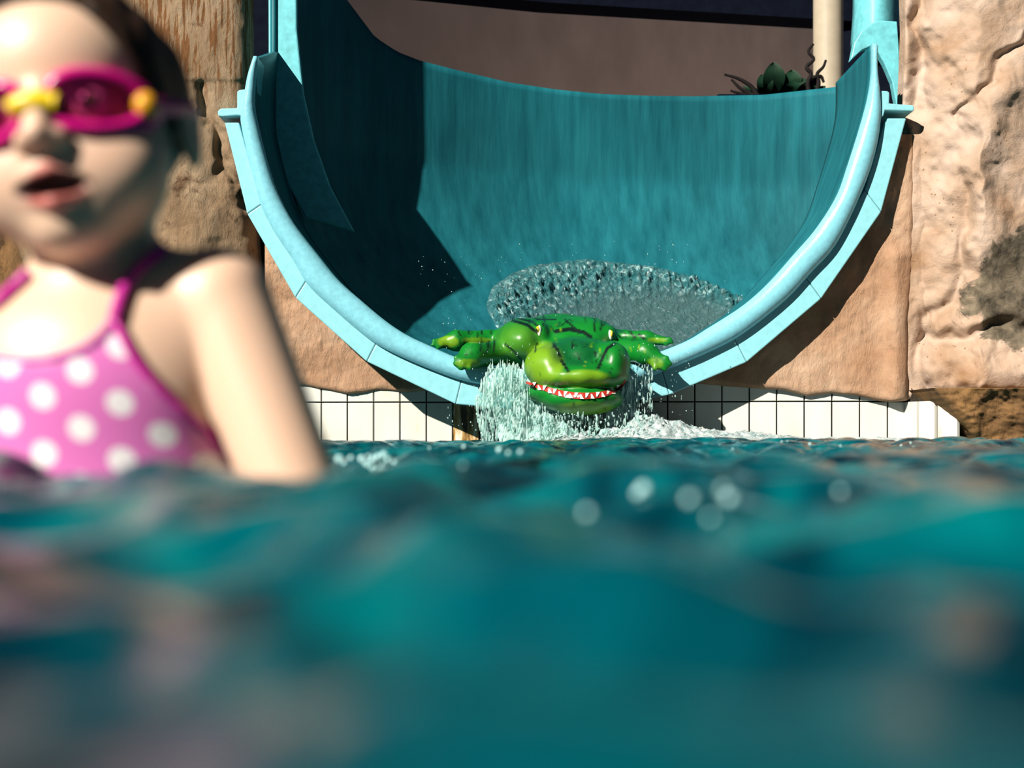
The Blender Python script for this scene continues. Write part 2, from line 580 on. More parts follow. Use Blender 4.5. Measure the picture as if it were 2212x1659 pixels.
tag(o, 'added dark post right of the cream pole', 'slab')

x0, x1 = P(500, 0, 5.45)[0], P(596, 0, 5.45)[0]  # made-up dark slab standing in for shade in the slot
o = bevel(mesh_obj('dark_slab', *box(x0, x1, 5.40, 5.50, 0, 2.6), M['navy'], smooth=False, origin=(x0, 5.45, 0)), 0.01)
tag(o, 'added dark post in the gap between brown rock and slide', 'slab')
x0, x1 = P(1892, 0, 4.98)[0], P(2120, 0, 4.98)[0]  # made-up thin slab that darkens the gap beside the rim
o = bevel(mesh_obj('filler', *box(x0, x1, 4.965, 5.0, 0, 1.62), M['navy'], smooth=False, origin=(x0, 4.98, 0)), 0.01)
tag(o, 'dark navy pier added to darken the gap right of the slide rim', 'filler')

# plants on a ledge, their shade put into the leaf colour
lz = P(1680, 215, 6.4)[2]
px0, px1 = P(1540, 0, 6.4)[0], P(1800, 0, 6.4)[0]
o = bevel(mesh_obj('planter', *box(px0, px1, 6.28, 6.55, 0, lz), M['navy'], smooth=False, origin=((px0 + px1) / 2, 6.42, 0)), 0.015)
tag(o, 'dark planter hidden behind the chute under the plants', 'planter')
def leaf(base, tip, width, bend=0.2, side=(1, 0, 0)):
    base, tip, side = map(np.array, (base, tip, side))
    n = 8
    v = []
    for k in range(n + 1):
        s = k / n
        w = width * math.sin(math.pi * min(1, s * 0.92 + 0.06)) ** 0.8
        c = base + (tip - base) * s + np.array([0, -bend * math.sin(math.pi * s) * 0.15, 0])
        v += [c - side * w, c + np.array([0, 0.012, 0]), c + side * w]
    f = []
    for k in range(n):
        for j in (0, 1):
            a = 3 * k + j
            f.append((a, a + 1, a + 4, a + 3))
    nn = len(v)
    v = v + [p + np.array([0, 0.004, 0]) for p in v]
    f += [tuple(nn + i for i in q[::-1]) for q in f]
    return v, f
pl = thing('leafy_plant', 'broad green leafy plant, darkened for shade, in front of the taupe wall', 'plant', P(1680, 214, 6.4))
for (bx, by), (tx, ty), w in (((1665, 210), (1672, 134), 24), ((1650, 210), (1648, 160), 18), ((1700, 210), (1712, 150), 22), ((1690, 212), (1735, 168), 20), ((1720, 212), (1765, 168), 18), ((1640, 212), (1605, 185), 13), ((1670, 212), (1690, 165), 22), ((1740, 212), (1780, 185), 14)):
    v, f = leaf(P(bx, by, 6.42), P(tx, ty, 6.36 + random.uniform(-0.05, 0.05)), w / F * 6.4, 0.3)
    mesh_obj('leaf', v, f, M['leaf'], pl)
pl2 = thing('twisted_branch', 'dark corkscrew branch standing beside the cream pole', 'branch', P(1755, 214, 6.33))
for pts in ([(1750, 212), (1745, 180), (1752, 160), (1742, 145), (1758, 128), (1746, 112), (1757, 95)], [(1760, 212), (1768, 180), (1765, 160), (1778, 145), (1784, 130)], [(1752, 170), (1772, 165), (1780, 178)]):
    path = spline([P(x, y, 6.33) for x, y in pts], 30)
    v, f = tube(path, np.linspace(0.014, 0.006, 30), 7)
    mesh_obj('twig', v, f, M['twig'], pl2)
pl3 = thing('drooping_branch', 'dark thin branch leaning left over the chute edge', 'branch', P(1640, 214, 6.3))
for pts in ([(1640, 214), (1625, 190), (1610, 178), (1590, 168), (1565, 161)], [(1640, 214), (1615, 200), (1598, 190), (1580, 172)], [(1645, 214), (1610, 205), (1578, 196)]):
    path = spline([P(x, y, 6.3) for x, y in pts], 24)
    v, f = tube(path, np.linspace(0.014, 0.0055, 24), 7)
    mesh_obj('twig', v, f, M['twig'], pl3)

# ------------------------------------------------------------------ moulded rocks
def rock(name, label, xl, xr, top, bot, Yf, mat, nx=150, nz=170, back=0.55, edge=0.08, colors=None):
    """front face as a relief between a left and a right edge, with flanks carried back"""
    uu = np.linspace(0, 1, nx); ww = np.linspace(0, 1, nz)
    U, Vv = np.meshgrid(uu, ww, indexing='xy')
    ptop = top
    px = np.zeros_like(U); py = np.zeros_like(U)
    py0 = ptop + (np.max([q[1] for q in bot]) - ptop) * Vv
    L = np.interp(py0, [q[1] for q in xl], [q[0] for q in xl])
    R = np.interp(py0, [q[1] for q in xr], [q[0] for q in xr])
    px = L + (R - L) * U
    pb = np.interp(px, [q[0] for q in bot], [q[1] for q in bot])
    py = ptop + (pb - ptop) * Vv
    Y = Yf(px, py)
    # rounded edges
    dpx = np.minimum(px - L, R - px)
    dpy = pb - py
    r = edge * 600
    for d in (dpx, dpy):
        t = np.clip(1 - d / r, 0, 1)
        Y = Y + edge * (1 - np.sqrt(np.clip(1 - t * t, 0, 1)))
    v = Pn(px, py, Y)
    # flanks
    ring = np.concatenate([v[:, 0][::-1], v[0, 1:], v[1:, -1], v[-1, ::-1][1:]])
    ridx = np.concatenate([np.arange(nz)[::-1] * nx, np.arange(1, nx), np.arange(1, nz) * nx + nx - 1, (nz - 1) * nx + np.arange(nx)[::-1][1:]])
    bk = ring + np.array([0, back, 0])
    vs_ = np.vstack([v.reshape(-1, 3), bk])
    fs = grid_faces(nz, nx)
    n = len(ridx); off = nx * nz
    i = np.arange(n - 1)
    sk = np.stack([ridx[i], ridx[i + 1], off + i + 1, off + i], -1)
    o = mesh_obj(name, vs_, np.vstack([fs, sk]), mat, origin=P((xl[-1][0] + xr[-1][0]) / 2, bot[0][1], float(Y.mean())))
    tag(o, label, 'rock')
    return o

def ridge(px, py, pts, w):
    """soft bump along a polyline in pixels"""
    d = np.full(px.shape, 1e9)
    for (ax, ay), (bx, by) in zip(pts[:-1], pts[1:]):
        L = (bx - ax) ** 2 + (by - ay) ** 2
        h = np.clip(((px - ax) * (bx - ax) + (py - ay) * (by - ay)) / L, 0, 1)
        d = np.minimum(d, np.hypot(px - ax - h * (bx - ax), py - ay - h * (by - ay)))
    return np.exp(-(d / w) ** 2)

def Y_pillar(px, py):
    n = fbm(px / 150, py / 260, 0.3, 5, 0.55)
    Y = 4.80 - 0.016 * n - 0.10 * np.cos((px - 400) / 190)
    px = px + 16 * fbm(px / 50, py / 50, 1.1, 3)
    Y += 0.035 * ridge(px, py, [(430, 190), (470, 290), (490, 380), (540, 440)], 14)
    Y -= 0.04 * ridge(px, py, [(380, 420), (440, 480), (420, 540)], 60)
    Y += 0.006 * np.clip((py - 170) / 8, 0, 1) * (py < 400)
    return Y
rock('rock_pillar', 'tall brown moulded rock behind the girl left of the slide',
     [(18, -80), (18, 590), (60, 700)], [(541, -80), (543, 120), (548, 300), (556, 420), (556, 520), (568, 640), (575, 700)], -80,
     [(18, 590), (80, 592), (300, 640), (575, 700)], Y_pillar, M['rock_brown'], 180, 220, 0.05)
rock('rock_recess', 'shadow-darkened recessed rock at the left edge behind the girl',  # recess shadow put into the darker rock colour
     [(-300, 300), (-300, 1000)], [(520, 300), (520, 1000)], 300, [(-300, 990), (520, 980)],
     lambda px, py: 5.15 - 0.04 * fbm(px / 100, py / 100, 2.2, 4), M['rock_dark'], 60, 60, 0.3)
def Y_apl(px, py):
    return TY0 / (1 - TM * (px - 1106) / F) - 0.028 - 0.010 * fbm(px / 90, py / 90, 4.4, 5, 0.55)
rock('rock_apron', 'smooth pinkish tan rock below the left half of the slide mouth',
     [(572, 470), (572, 640), (590, 860)], [(575, 470), (655, 620), (808, 755), (960, 825), (1000, 851)], 470,
     [(560, 830), (640, 832), (671, 836), (717, 845), (750, 851), (786, 849), (816, 843), (846, 845), (879, 848), (916, 845), (960, 835), (1000, 826)],
     Y_apl, M['rock_tan'], 150, 140, 0.08, 0.02)
def Y_apr(px, py):
    return TY0 / (1 - TM * (px - 1106) / F) - 0.030 - 0.010 * fbm(px / 110, py / 120, 8.1, 5, 0.55) - 0.03 * ridge(px, py, [(1935, 560), (1938, 870)], 22)
rock('rock_apron', 'orange tan rock under the right half of the slide mouth, in its shadow',
     [(1930, 290), (1888, 440), (1760, 625), (1602, 758), (1445, 830), (1420, 880)], [(1975, 290), (1972, 560), (1960, 700), (1962, 880)], 290,
     [(1400, 822), (1480, 826), (1556, 833), (1620, 838), (1690, 842), (1745, 856), (1795, 850), (1850, 854), (1900, 866), (1925, 868), (1965, 865)],
     Y_apr, M['rock_tan'], 170, 220, 0.06, 0.02)

# right-hand rock: pale with veins, mould towards the bottom
m, nt, b = new_mat('pale rock with mould'); M['rock_right'] = m
p = coords(nt)
n1 = noise(nt, p, 3.0, 8, 0.6, 0.4)
c = ramp(nt, n1, [(0.30, (0.29, 0.165, 0.085)), (0.47, (0.43, 0.30, 0.215)), (0.66, (0.53, 0.41, 0.335))]).outputs['Color']
sx = node(nt, 'ShaderNodeSeparateXYZ'); lk(nt, p, sx.inputs[0])
n2 = noise(nt, p, 4.2, 9, 0.68, 0.8)
mx = node(nt, 'ShaderNodeMapRange'); lk(nt, sx.outputs['X'], mx.inputs[0])
mx.inputs[1].default_value = 1.42; mx.inputs[2].default_value = 1.72
mx.inputs[3].default_value = -0.30; mx.inputs[4].default_value = 0.12
mz = node(nt, 'ShaderNodeMapRange'); lk(nt, sx.outputs['Z'], mz.inputs[0])
mz.inputs[1].default_value = 0.20; mz.inputs[2].default_value = 0.90
mzr = ramp(nt, mz.outputs[0], [(0.12, (0.14, 0.14, 0.14)), (0.30, (0.42, 0.42, 0.42)), (0.55, (0.40, 0.40, 0.40)), (0.92, (0, 0, 0))])
mzs = node(nt, 'ShaderNodeMath', operation='SUBTRACT'); lk(nt, mzr.outputs['Color'], mzs.inputs[0]); mzs.inputs[1].default_value = 0.30
a1 = node(nt, 'ShaderNodeMath', operation='ADD'); lk(nt, n2, a1.inputs[0]); lk(nt, mx.outputs[0], a1.inputs[1])
a2 = node(nt, 'ShaderNodeMath', operation='ADD'); lk(nt, a1.outputs[0], a2.inputs[0]); lk(nt, mzs.outputs[0], a2.inputs[1])
fm = ramp(nt, a2.outputs[0], [(0.49, (0, 0, 0)), (0.54, (1, 1, 1))]).outputs['Color']
n6 = noise(nt, p, 16, 8, 0.7, 0.5)
cm = ramp(nt, n6, [(0.36, (0.045, 0.038, 0.028)), (0.62, (0.20, 0.16, 0.11))]).outputs['Color']
c = mixc(nt, fm, c, cm)
vo = node(nt, 'ShaderNodeTexVoronoi', feature='F1'); lk(nt, p, vo.inputs['Vector']); vo.inputs['Scale'].default_value = 38
fs_ = ramp(nt, vo.outputs['Distance'], [(0.10, (1, 1, 1)), (0.16, (0, 0, 0))]).outputs['Color']
n5 = noise(nt, p, 5, 2)
f5 = ramp(nt, n5, [(0.52, (0, 0, 0)), (0.6, (0.8, 0.8, 0.8))]).outputs['Color']
c = mixc(nt, mixc(nt, 1.0, fs_, f5, 'MULTIPLY'), c, (0.20, 0.11, 0.05))
lk(nt, c, b.inputs['Base Color'])
b.inputs['Roughness'].default_value = 0.8
b.inputs['Specular IOR Level'].default_value = 0.25
bump(nt, b, noise(nt, p, 22, 10, 0.7, 0.6), 0.4, 0.03)
def Y_right(px, py):
    px = px + 14 * fbm(px / 60, py / 60, 1.1, 3); py = py + 14 * fbm(px / 60, py / 60, 9.1, 3)
    n = fbm(px / 120, py / 150, 6.6, 5, 0.55)
    Y = 4.51 - 0.014 * n - 0.0012 * np.clip(px - 1990, 0, 130)
    Y += 0.05 * ridge(px, py, [(1975, -50), (1980, 120), (1965, 250)], 22)
    Y += 0.03 * ridge(px, py, [(2212, 90), (2150, 160), (2095, 240), (2060, 260)], 10)
    Y += 0.025 * ridge(px, py, [(2079, 380), (2082, 560), (2060, 660), (2000, 690)], 12)
    Y += 0.04 * ridge(px, py, [(1990, 735), (2080, 730), (2220, 700)], 16)
    Y -= 0.05 * ridge(px, py, [(2170, 200), (2130, 330), (2110, 420), (2150, 520)], 45)
    Y -= 0.05 * ridge(px, py, [(2020, 800), (2250, 800)], 45)
    Y += 0.02 * ridge(px, py, [(1975, 700), (1990, 860)], 12)
    return Y
rock('boulder', 'pale pink beige rock with dark mould at the right edge',
     [(1950, -90), (1955, 60), (1948, 240), (1962, 300), (1963, 420), (1952, 520), (1937, 600), (1922, 700), (1915, 870)], [(2460, -90), (2460, 870)], -90,
     [(1910, 870), (1945, 868), (1990, 862), (2020, 850), (2100, 845), (2460, 850)], Y_right, M['rock_right'], 230, 330, 0.06, 0.03)
rock('rock_underside', 'brown rock overhang meeting the water at the right edge',
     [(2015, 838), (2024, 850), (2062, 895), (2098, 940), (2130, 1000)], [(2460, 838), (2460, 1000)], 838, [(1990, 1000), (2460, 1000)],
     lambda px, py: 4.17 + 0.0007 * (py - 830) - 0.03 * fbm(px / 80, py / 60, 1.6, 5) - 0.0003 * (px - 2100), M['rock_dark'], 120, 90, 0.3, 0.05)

# ------------------------------------------------------------------ the slide
YR = 4.41          # front of the rolled rim
YB = 4.45         # front of the polygonal band
inner = [(556, 121), (550, 167), (548, 225), (556, 268), (570, 326), (590, 392), (613, 444), (642, 493), (686, 550), (729, 603), (777, 646), (831, 691), (876, 721), (931, 747), (982, 769), (1050, 788), (1130, 800), (1212, 804), (1290, 798), (1360, 783), (1421, 761), (1485, 735), (1530, 708), (1606, 659), (1662, 610), (1718, 547), (1767, 490), (1811, 420), (1836, 350), (1861, 271), (1877, 212), (1885, 159), (1886, 92)]
outer = [(546, 121), (533, 160), (526, 195), (516, 245), (519, 277), (530, 326), (544, 383), (561, 444), (590, 500), (628, 557), (662, 613), (711, 660), (771, 712), (816, 745), (876, 775), (952, 806), (1000, 822), (1050, 832), (1130, 842), (1212, 846), (1290, 842), (1380, 822), (1451, 795), (1530, 762), (1606, 722), (1700, 648), (1756, 588), (1812, 524), (1869, 407), (1897, 324), (1908, 251), (1904, 195), (1898, 150), (1898, 98)]
slide = thing('water_slide', 'big aqua fibreglass water slide mouth between the rocks', 'water slide', P(1212, 890, YB))
N = 150
I2 = spline(inner, N); O2 = spline(outer, N)
Ip = Pn(I2[:, 0], I2[:, 1], YR); Op = Pn(O2[:, 0], O2[:, 1], YR)
cen = (Ip + Op) / 2
hw = np.linalg.norm(Op - Ip, axis=1) / 2
nv = (Op - Ip) / (2 * hw[:, None])
sec = [(math.cos(a), math.sin(a)) for a in np.linspace(0, math.pi, 11)]
rows = []
for cx, sy in sec:
    d = (1 - sy) * np.minimum(hw, 0.034)
    rows.append(cen + nv * (cx * hw)[:, None] + np.array([0, 1, 0]) * d[:, None])
for cx in (-0.96, 0.96):
    rows.append(cen + nv * (cx * hw)[:, None] + np.array([0, 0.13, 0]))
R = np.stack(rows, 1)          # N x ring x 3
ring_n = R.shape[1]
fr = grid_faces(N, ring_n, closed=True).tolist()
fr += [list(range(ring_n)), list(range((N - 1) * ring_n, N * ring_n))[::-1]]
mesh_obj('rim', R.reshape(-1, 3), fr, M['rim'], slide)

# polygonal band behind the rim: one straight, mitred box per side
bo = [(485, 264), (534, 462), (638, 643), (792, 781), (984, 873), (1220, 894), (1446, 853), (1613, 782), (1774, 645), (1904, 457), (1958, 255)]
bi = [(516, 264), (566, 440), (665, 600), (818, 730), (1000, 808), (1216, 828), (1430, 800), (1585, 728), (1740, 598), (1868, 410), (1912, 255)]
for k in range(len(bo) - 1):
    q = [bo[k], bo[k + 1], bi[k + 1], bi[k]]
    c = np.mean(q, axis=0)
    q = [tuple(c + (np.array(p_) - c) * 0.997) for p_ in q]
    v, f = extrude_poly(q, YB, YB + 0.08)
    bevel(mesh_obj('band_segment', v, f, M['band'], slide, smooth=False), 0.004)

# side tabs where the next section would bolt on
for pts, (a, b_) in (([(470, 240), (476, 234), (512, 233), (512, 197), (517, 194), (548, 190), (548, 252), (512, 249), (478, 252), (471, 250)], (YR + 0.025, YB + 0.22)),
                     ([(1894, 195), (1917, 196), (1922, 200), (1921, 223), (1973, 227), (1976, 232), (1974, 240), (1912, 238), (1908, 252), (1892, 250)], (YR + 0.02, YB + 0.12))):
    v, f = extrude_poly(pts, a, b_)
    bevel(mesh_obj('side_tab', v, f, M['band'], slide, smooth=False), 0.004)

# front length of the chute, straight back from the rim
nb = 12
k_ = np.linspace(0, 1, N)
depth = 0.36 + 0.12 * k_
lift = np.clip(1 - k_ / 0.06, 0, 1)
rows = []
for j in range(nb):
    s = j / (nb - 1)
    q = Ip.copy()
    q[:, 1] = YR + 0.03 + depth * s
    q[:, 2] += 0.13 * lift * s
    rows.append(q)
A = np.stack(rows, 0)
def shell(A, t, name, mat, parent):
    """double-skinned sheet from a grid of points, t = outward thickness"""
    du = np.gradient(A, axis=0); dv = np.gradient(A, axis=1)
    nr = np.cross(du, dv); nr /= np.linalg.norm(nr, axis=2)[..., None] + 1e-9
    B = A + nr * t
    n, m_ = A.shape[:2]
    v = np.vstack([A.reshape(-1, 3), B.reshape(-1, 3)])
    f1 = grid_faces(n, m_)
    f2 = f1[:, ::-1] + n * m_
    idx = np.arange(n * m_).reshape(n, m_)
    lp = np.concatenate([idx[0, :], idx[1:, -1], idx[-1, ::-1][1:], idx[::-1, 0][1:]])
    i = np.arange(len(lp) - 1)
    sk = np.stack([lp[i], lp[i + 1], lp[i + 1] + n * m_, lp[i] + n * m_], -1)
    return mesh_obj(name, v, np.vstack([f1, f2, sk]), mat, parent)
# outward = away from the chute axis
ctr = np.array([Ip[:, 0].mean(), 0, 1.2])
def outward(A, centre):
    du = A[1, A.shape[1] // 2] - A[0, A.shape[1] // 2]
    dv = A[0, A.shape[1] // 2 + 1] - A[0, A.shape[1] // 2]
    nr = np.cross(du, dv)
    return 1.0 if np.dot(nr, A[0, A.shape[1] // 2] - centre) > 0 else -1.0
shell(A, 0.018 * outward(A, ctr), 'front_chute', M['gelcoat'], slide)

# the bend behind it: outer wall sweeping from the left flange round to the right
wall_plan = spline([(-0.885, 4.79), (-0.86, 4.89), (-0.79, 5.00), (-0.62, 5.16), (-0.384, 5.30), (0.0, 5.51), (0.5, 5.70), (1.1, 5.80), (1.7, 5.76), (2.3, 5.60)], 120)
zt_px = [(500, -420), (640, -400), (700, -150), (750, 0), (810, 80), (859, 112), (908, 131), (990, 152), (1100, 178), (1200, 193), (1300, 203), (1400, 207), (1500, 208), (1650, 205), (1820, 186), (2000, 180)]
half = spline([p_ for p_ in inner if p_[0] <= 1212], 60)
pa = (1212 - half[:, 0]) / (1212 - 548.0)
pa = np.maximum.accumulate(pa[::-1])[::-1]
pz = CAMZ + (HOR - half[:, 1]) / F * YR        # heights of the same section at the rim
Ax = np.linspace(0, 1, 120)
axis = np.stack([0.17 + 0.85 * Ax, 4.79 + 0.13 * Ax], -1)
rows = []
for k in range(120):
    w = wall_plan[k]
    px = 1106 + F * w[0] / w[1]
    py = np.interp(px, [q[0] for q in zt_px], [q[1] for q in zt_px])
    zt = CAMZ + (HOR - py) / F * w[1]
    a_ = np.r_[np.full(8, pa[0]), pa]
    z = np.r_[np.linspace(zt, pz[0], 9)[:-1], pz]
    a_[:9] = np.linspace(1.0, pa[0], 9)
    rows.append(np.stack([axis[k, 0] + (w[0] - axis[k, 0]) * a_, axis[k, 1] + (w[1] - axis[k, 1]) * a_, z], -1))
Bend = np.stack(rows, 0)
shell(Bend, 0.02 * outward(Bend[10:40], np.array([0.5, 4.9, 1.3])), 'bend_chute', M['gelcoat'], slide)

# flanges of the bend section
v, f = extrude_poly([(578, -420), (638, -420), (641, 60), (655, 200), (677, 300), (712, 400), (765, 500), (660, 470), (612, 380), (590, 300), (580, 150)], 4.80, 4.83)
bevel(mesh_obj('flange', v, f, M['flange'], slide, smooth=False), 0.006)
v, f = extrude_poly([(1838, 130), (1846, 92), (1862, 66), (1884, 49), (1906, 44), (1938, 46), (1942, 100), (1944, 170), (1946, 260), (1944, 275), (1938, 232), (1928, 178), (1912, 140), (1898, 115), (1880, 100), (1862, 108)], 4.90, 4.94)
bevel(mesh_obj('flange', v, f, M['flange'], slide, smooth=False), 0.006)
# tall moulded panel above it
rows = []
for py in np.linspace(-90, 110, 14):
    s = (py + 90) / 200
    q = [P(x, py, 4.99 + 0.12 * ((x - 1895) / 45.0) ** 2) for x in np.linspace(1852 - 14 * max(0, s - 0.6), 1936 + 4 * s, 14)]
    rows.append(q)
A = np.array(rows)
shell(A, 0.02, 'side_panel', M['flange'], slide)

# ------------------------------------------------------------------ water running in the chute
m, nt, b = new_mat('running foam'); M['foamrun'] = m
p = coords(nt)
n1 = noise(nt, p, 34, 6, 0.65, 0.8)
c = ramp(nt, n1, [(0.42, (0.015, 0.12, 0.14)), (0.56, (0.05, 0.20, 0.22)), (0.68, (0.50, 0.72, 0.72))]).outputs['Color']
at = node(nt, 'ShaderNodeVertexColor'); at.layer_name = 'tint'
c = mixc(nt, at.outputs['Color'], (0.05, 0.13, 0.14), c)
lk(nt, c, b.inputs['Base Color'])
b.inputs['Roughness'].default_value = 0.18
bump(nt, b, n1, 0.8, 0.03)
top_px = [(925, 700), (945, 660), (1000, 612), (1060, 585), (1130, 566), (1250, 555), (1400, 572), (1500, 597), (1620, 640), (1700, 690)]
ns, nm = 260, 110
wpx = np.linspace(928, 1690, ns)
spx = 1106 + F * wall_plan[:, 0] / wall_plan[:, 1]
ki = np.interp(wpx, spx, np.arange(120))
Wr = np.zeros((ns, nm, 3)); rel = np.zeros((ns, nm))
for a in range(ns):
    k = int(ki[a]); t_ = ki[a] - k
    colm = Bend[k] * (1 - t_) + Bend[min(119, k + 1)] * t_
    cpy_ = HOR - F * (colm[:, 2] - CAMZ) / colm[:, 1]
    py_top = np.interp(wpx[a], [q[0] for q in top_px], [q[1] for q in top_px])
    k_top = np.interp(py_top, cpy_, np.arange(len(colm)))
    kk = np.linspace(k_top, len(colm) - 1, nm)
    for e in range(3): Wr[a, :, e] = np.interp(kk, np.arange(len(colm)), colm[:, e])
    py_ = HOR - F * (Wr[a, :, 2] - CAMZ) / Wr[a, :, 1]
    rel[a] = (py_ - py_top) / (30 + 80 * np.clip((1550 - wpx[a]) / 450, 0.1, 1))
crest = np.exp(-((rel - 0.55) / 0.55) ** 2)
rough = np.abs(fbm(Wr[..., 0] * 34, Wr[..., 1] * 34, Wr[..., 2] * 34, 3, 0.6))
ss = np.linspace(0, 1, ns)[:, None]
edge = np.clip(np.minimum(ss, 1 - ss) / 0.06, 0, 1) * np.clip(rel / 0.25, 0, 1)
lift_ = (0.012 + (0.012 + 0.032 * rough) * crest) * edge - 0.006 * (1 - edge)
Wr[..., 2] += 0.6 * lift_
Wr[..., 1] -= 0.8 * lift_
o = mesh_obj('chute_water', Wr.reshape(-1, 3), grid_faces(ns, nm), M['foamrun'], colors=np.repeat(np.clip(crest * 1.2, 0, 1).reshape(-1, 1), 3, 1))
tag(o, 'frothy sheet of water running down the chute behind the crocodile', 'water', kind='stuff')

# ------------------------------------------------------------------ inflatable crocodile
C_G = np.array((0.004, 0.17, 0.018)); C_L = np.array((0.14, 0.30, 0.012)); C_D = np.array((0.003, 0.055, 0.03)); C_K = np.array((0.004, 0.012, 0.010))
def Cp(px, py, Y): return P(px, py, Y)
def S(n, Y=4.35): return n / F * Y
def croc(G):
    d = ell(G, Cp(1205, 752, 5.0), (0.20, 0.55, 0.125))                        # trunk
    d = smin(d, ell(G, Cp(1128, 745, 4.62), (S(64), 0.22, S(60))), 0.05)       # left shoulder
    d = smin(d, ell(G, Cp(1278, 742, 4.62), (S(60), 0.22, S(56))), 0.05)       # right shoulder
    d = smin(d, ell(G, Cp(1245, 778, 4.38), (S(92), 0.24, S(50))), 0.05)       # head
    d = smin(d, ell(G, Cp(1168, 720, 4.48), (S(17), 0.05, S(25))), 0.025)      # brows
    d = smin(d, ell(G, Cp(1316, 728, 4.48), (S(17), 0.05, S(24))), 0.025)
    d = smin(d, ell(G, Cp(1186, 792, 4.22), (S(52), 0.12, S(44))), 0.03)       # cheeks and nostrils
    d = smin(d, ell(G, Cp(1322, 785, 4.22), (S(38), 0.11, S(46))), 0.03)
    d = smin(d, ell(G, Cp(1255, 815, 4.18), (S(95), 0.13, S(32))), 0.03)       # muzzle
    jaw = ell(G, Cp(1258, 862, 4.19), (S(84), 0.13, S(34)))
    jaw = smin(jaw, ell(G, Cp(1190, 848, 4.24), (S(52), 0.12, S(24))), 0.03)
    d = smin(d, jaw, 0.012)
    for a, c, ra, rb in ((Cp(1085, 732, 4.66), Cp(985, 736, 4.60), S(22), S(22)), (Cp(985, 736, 4.60), Cp(938, 743, 4.58), S(20), S(6)),
                         (Cp(1090, 762, 4.50), Cp(1020, 768, 4.40), S(26), S(26)), (Cp(1020, 768, 4.40), Cp(998, 784, 4.36), S(26), S(14)),
                         (Cp(1330, 728, 4.66), Cp(1395, 731, 4.60), S(18), S(16)), (Cp(1395, 731, 4.60), Cp(1446, 737, 4.58), S(14), S(5)),
                         (Cp(1340, 755, 4.46), Cp(1395, 762, 4.38), S(24), S(24)), (Cp(1395, 762, 4.38), Cp(1432, 786, 4.34), S(22), S(13))):
        d = smin(d, cap(G, a, c, ra, rb), 0.025)
    for px0, py0, Y0, tips in ((1010, 776, 4.38, ((984, 772), (983, 786), (996, 796), (1014, 797))), (1412, 774, 4.36, ((1440, 772), (1447, 786), (1436, 798), (1416, 797)))):
        for tx, ty in tips:
            d = smin(d, cap(G, Cp(px0, py0, Y0), Cp(tx, ty, Y0 - 0.03), S(11), S(5)), 0.012)
    for px0, py0, Y0, tips in ((960, 740, 4.585, ((936, 735), (932, 745), (946, 752))), (1425, 735, 4.585, ((1448, 731), (1452, 739), (1440, 745)))):
        for tx, ty in tips:
            d = smin(d, cap(G, Cp(px0, py0, Y0), Cp(tx, ty, Y0 - 0.02), S(9), S(3.5)), 0.010)
    return d + 0.0015 * np.sin(G[0] * 90) * np.sin(G[1] * 60)
cv, cf = nets(croc, (-0.33, 4.0, 0.06), (0.62, 5.6, 0.50), 0.0068)
cpx = 1106 + F * cv[:, 0] / cv[:, 1]; cpy = HOR - F * (cv[:, 2] - CAMZ) / cv[:, 1]
cc = np.repeat(C_G[None], len(cv), 0)
def paint(mask, colr):
    global cc
    mask = np.clip(mask, 0, 1)[:, None]
    cc = cc * (1 - mask) + colr * mask
def blob(cx, cy_, rx, ry, soft=0.25):
    return np.clip((1 - np.hypot((cpx - cx) / rx, (cpy - cy_) / ry)) / soft, 0, 1)
def line(pts, w, taper=True):
    d = np.full(len(cv), 1e9)
    for (ax, ay), (bx, by) in zip(pts[:-1], pts[1:]):
        L = (bx - ax) ** 2 + (by - ay) ** 2
        h = np.clip(((cpx - ax) * (bx - ax) + (cpy - ay) * (by - ay)) / L, 0, 1)
        d = np.minimum(d, np.hypot(cpx - ax - h * (bx - ax), cpy - ay - h * (by - ay)))
    return np.clip((w - d) / 1.5, 0, 1)
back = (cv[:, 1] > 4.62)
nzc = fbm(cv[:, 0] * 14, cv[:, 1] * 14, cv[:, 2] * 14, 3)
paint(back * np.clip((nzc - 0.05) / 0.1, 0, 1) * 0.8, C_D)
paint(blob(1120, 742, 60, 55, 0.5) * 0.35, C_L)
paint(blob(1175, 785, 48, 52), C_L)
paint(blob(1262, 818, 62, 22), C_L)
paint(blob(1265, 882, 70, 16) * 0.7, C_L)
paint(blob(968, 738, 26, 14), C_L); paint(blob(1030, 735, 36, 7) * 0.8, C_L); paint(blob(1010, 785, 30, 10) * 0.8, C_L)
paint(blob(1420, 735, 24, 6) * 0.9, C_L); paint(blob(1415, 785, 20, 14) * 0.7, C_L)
paint(blob(1240, 760, 60, 34) * 0.55, C_D)
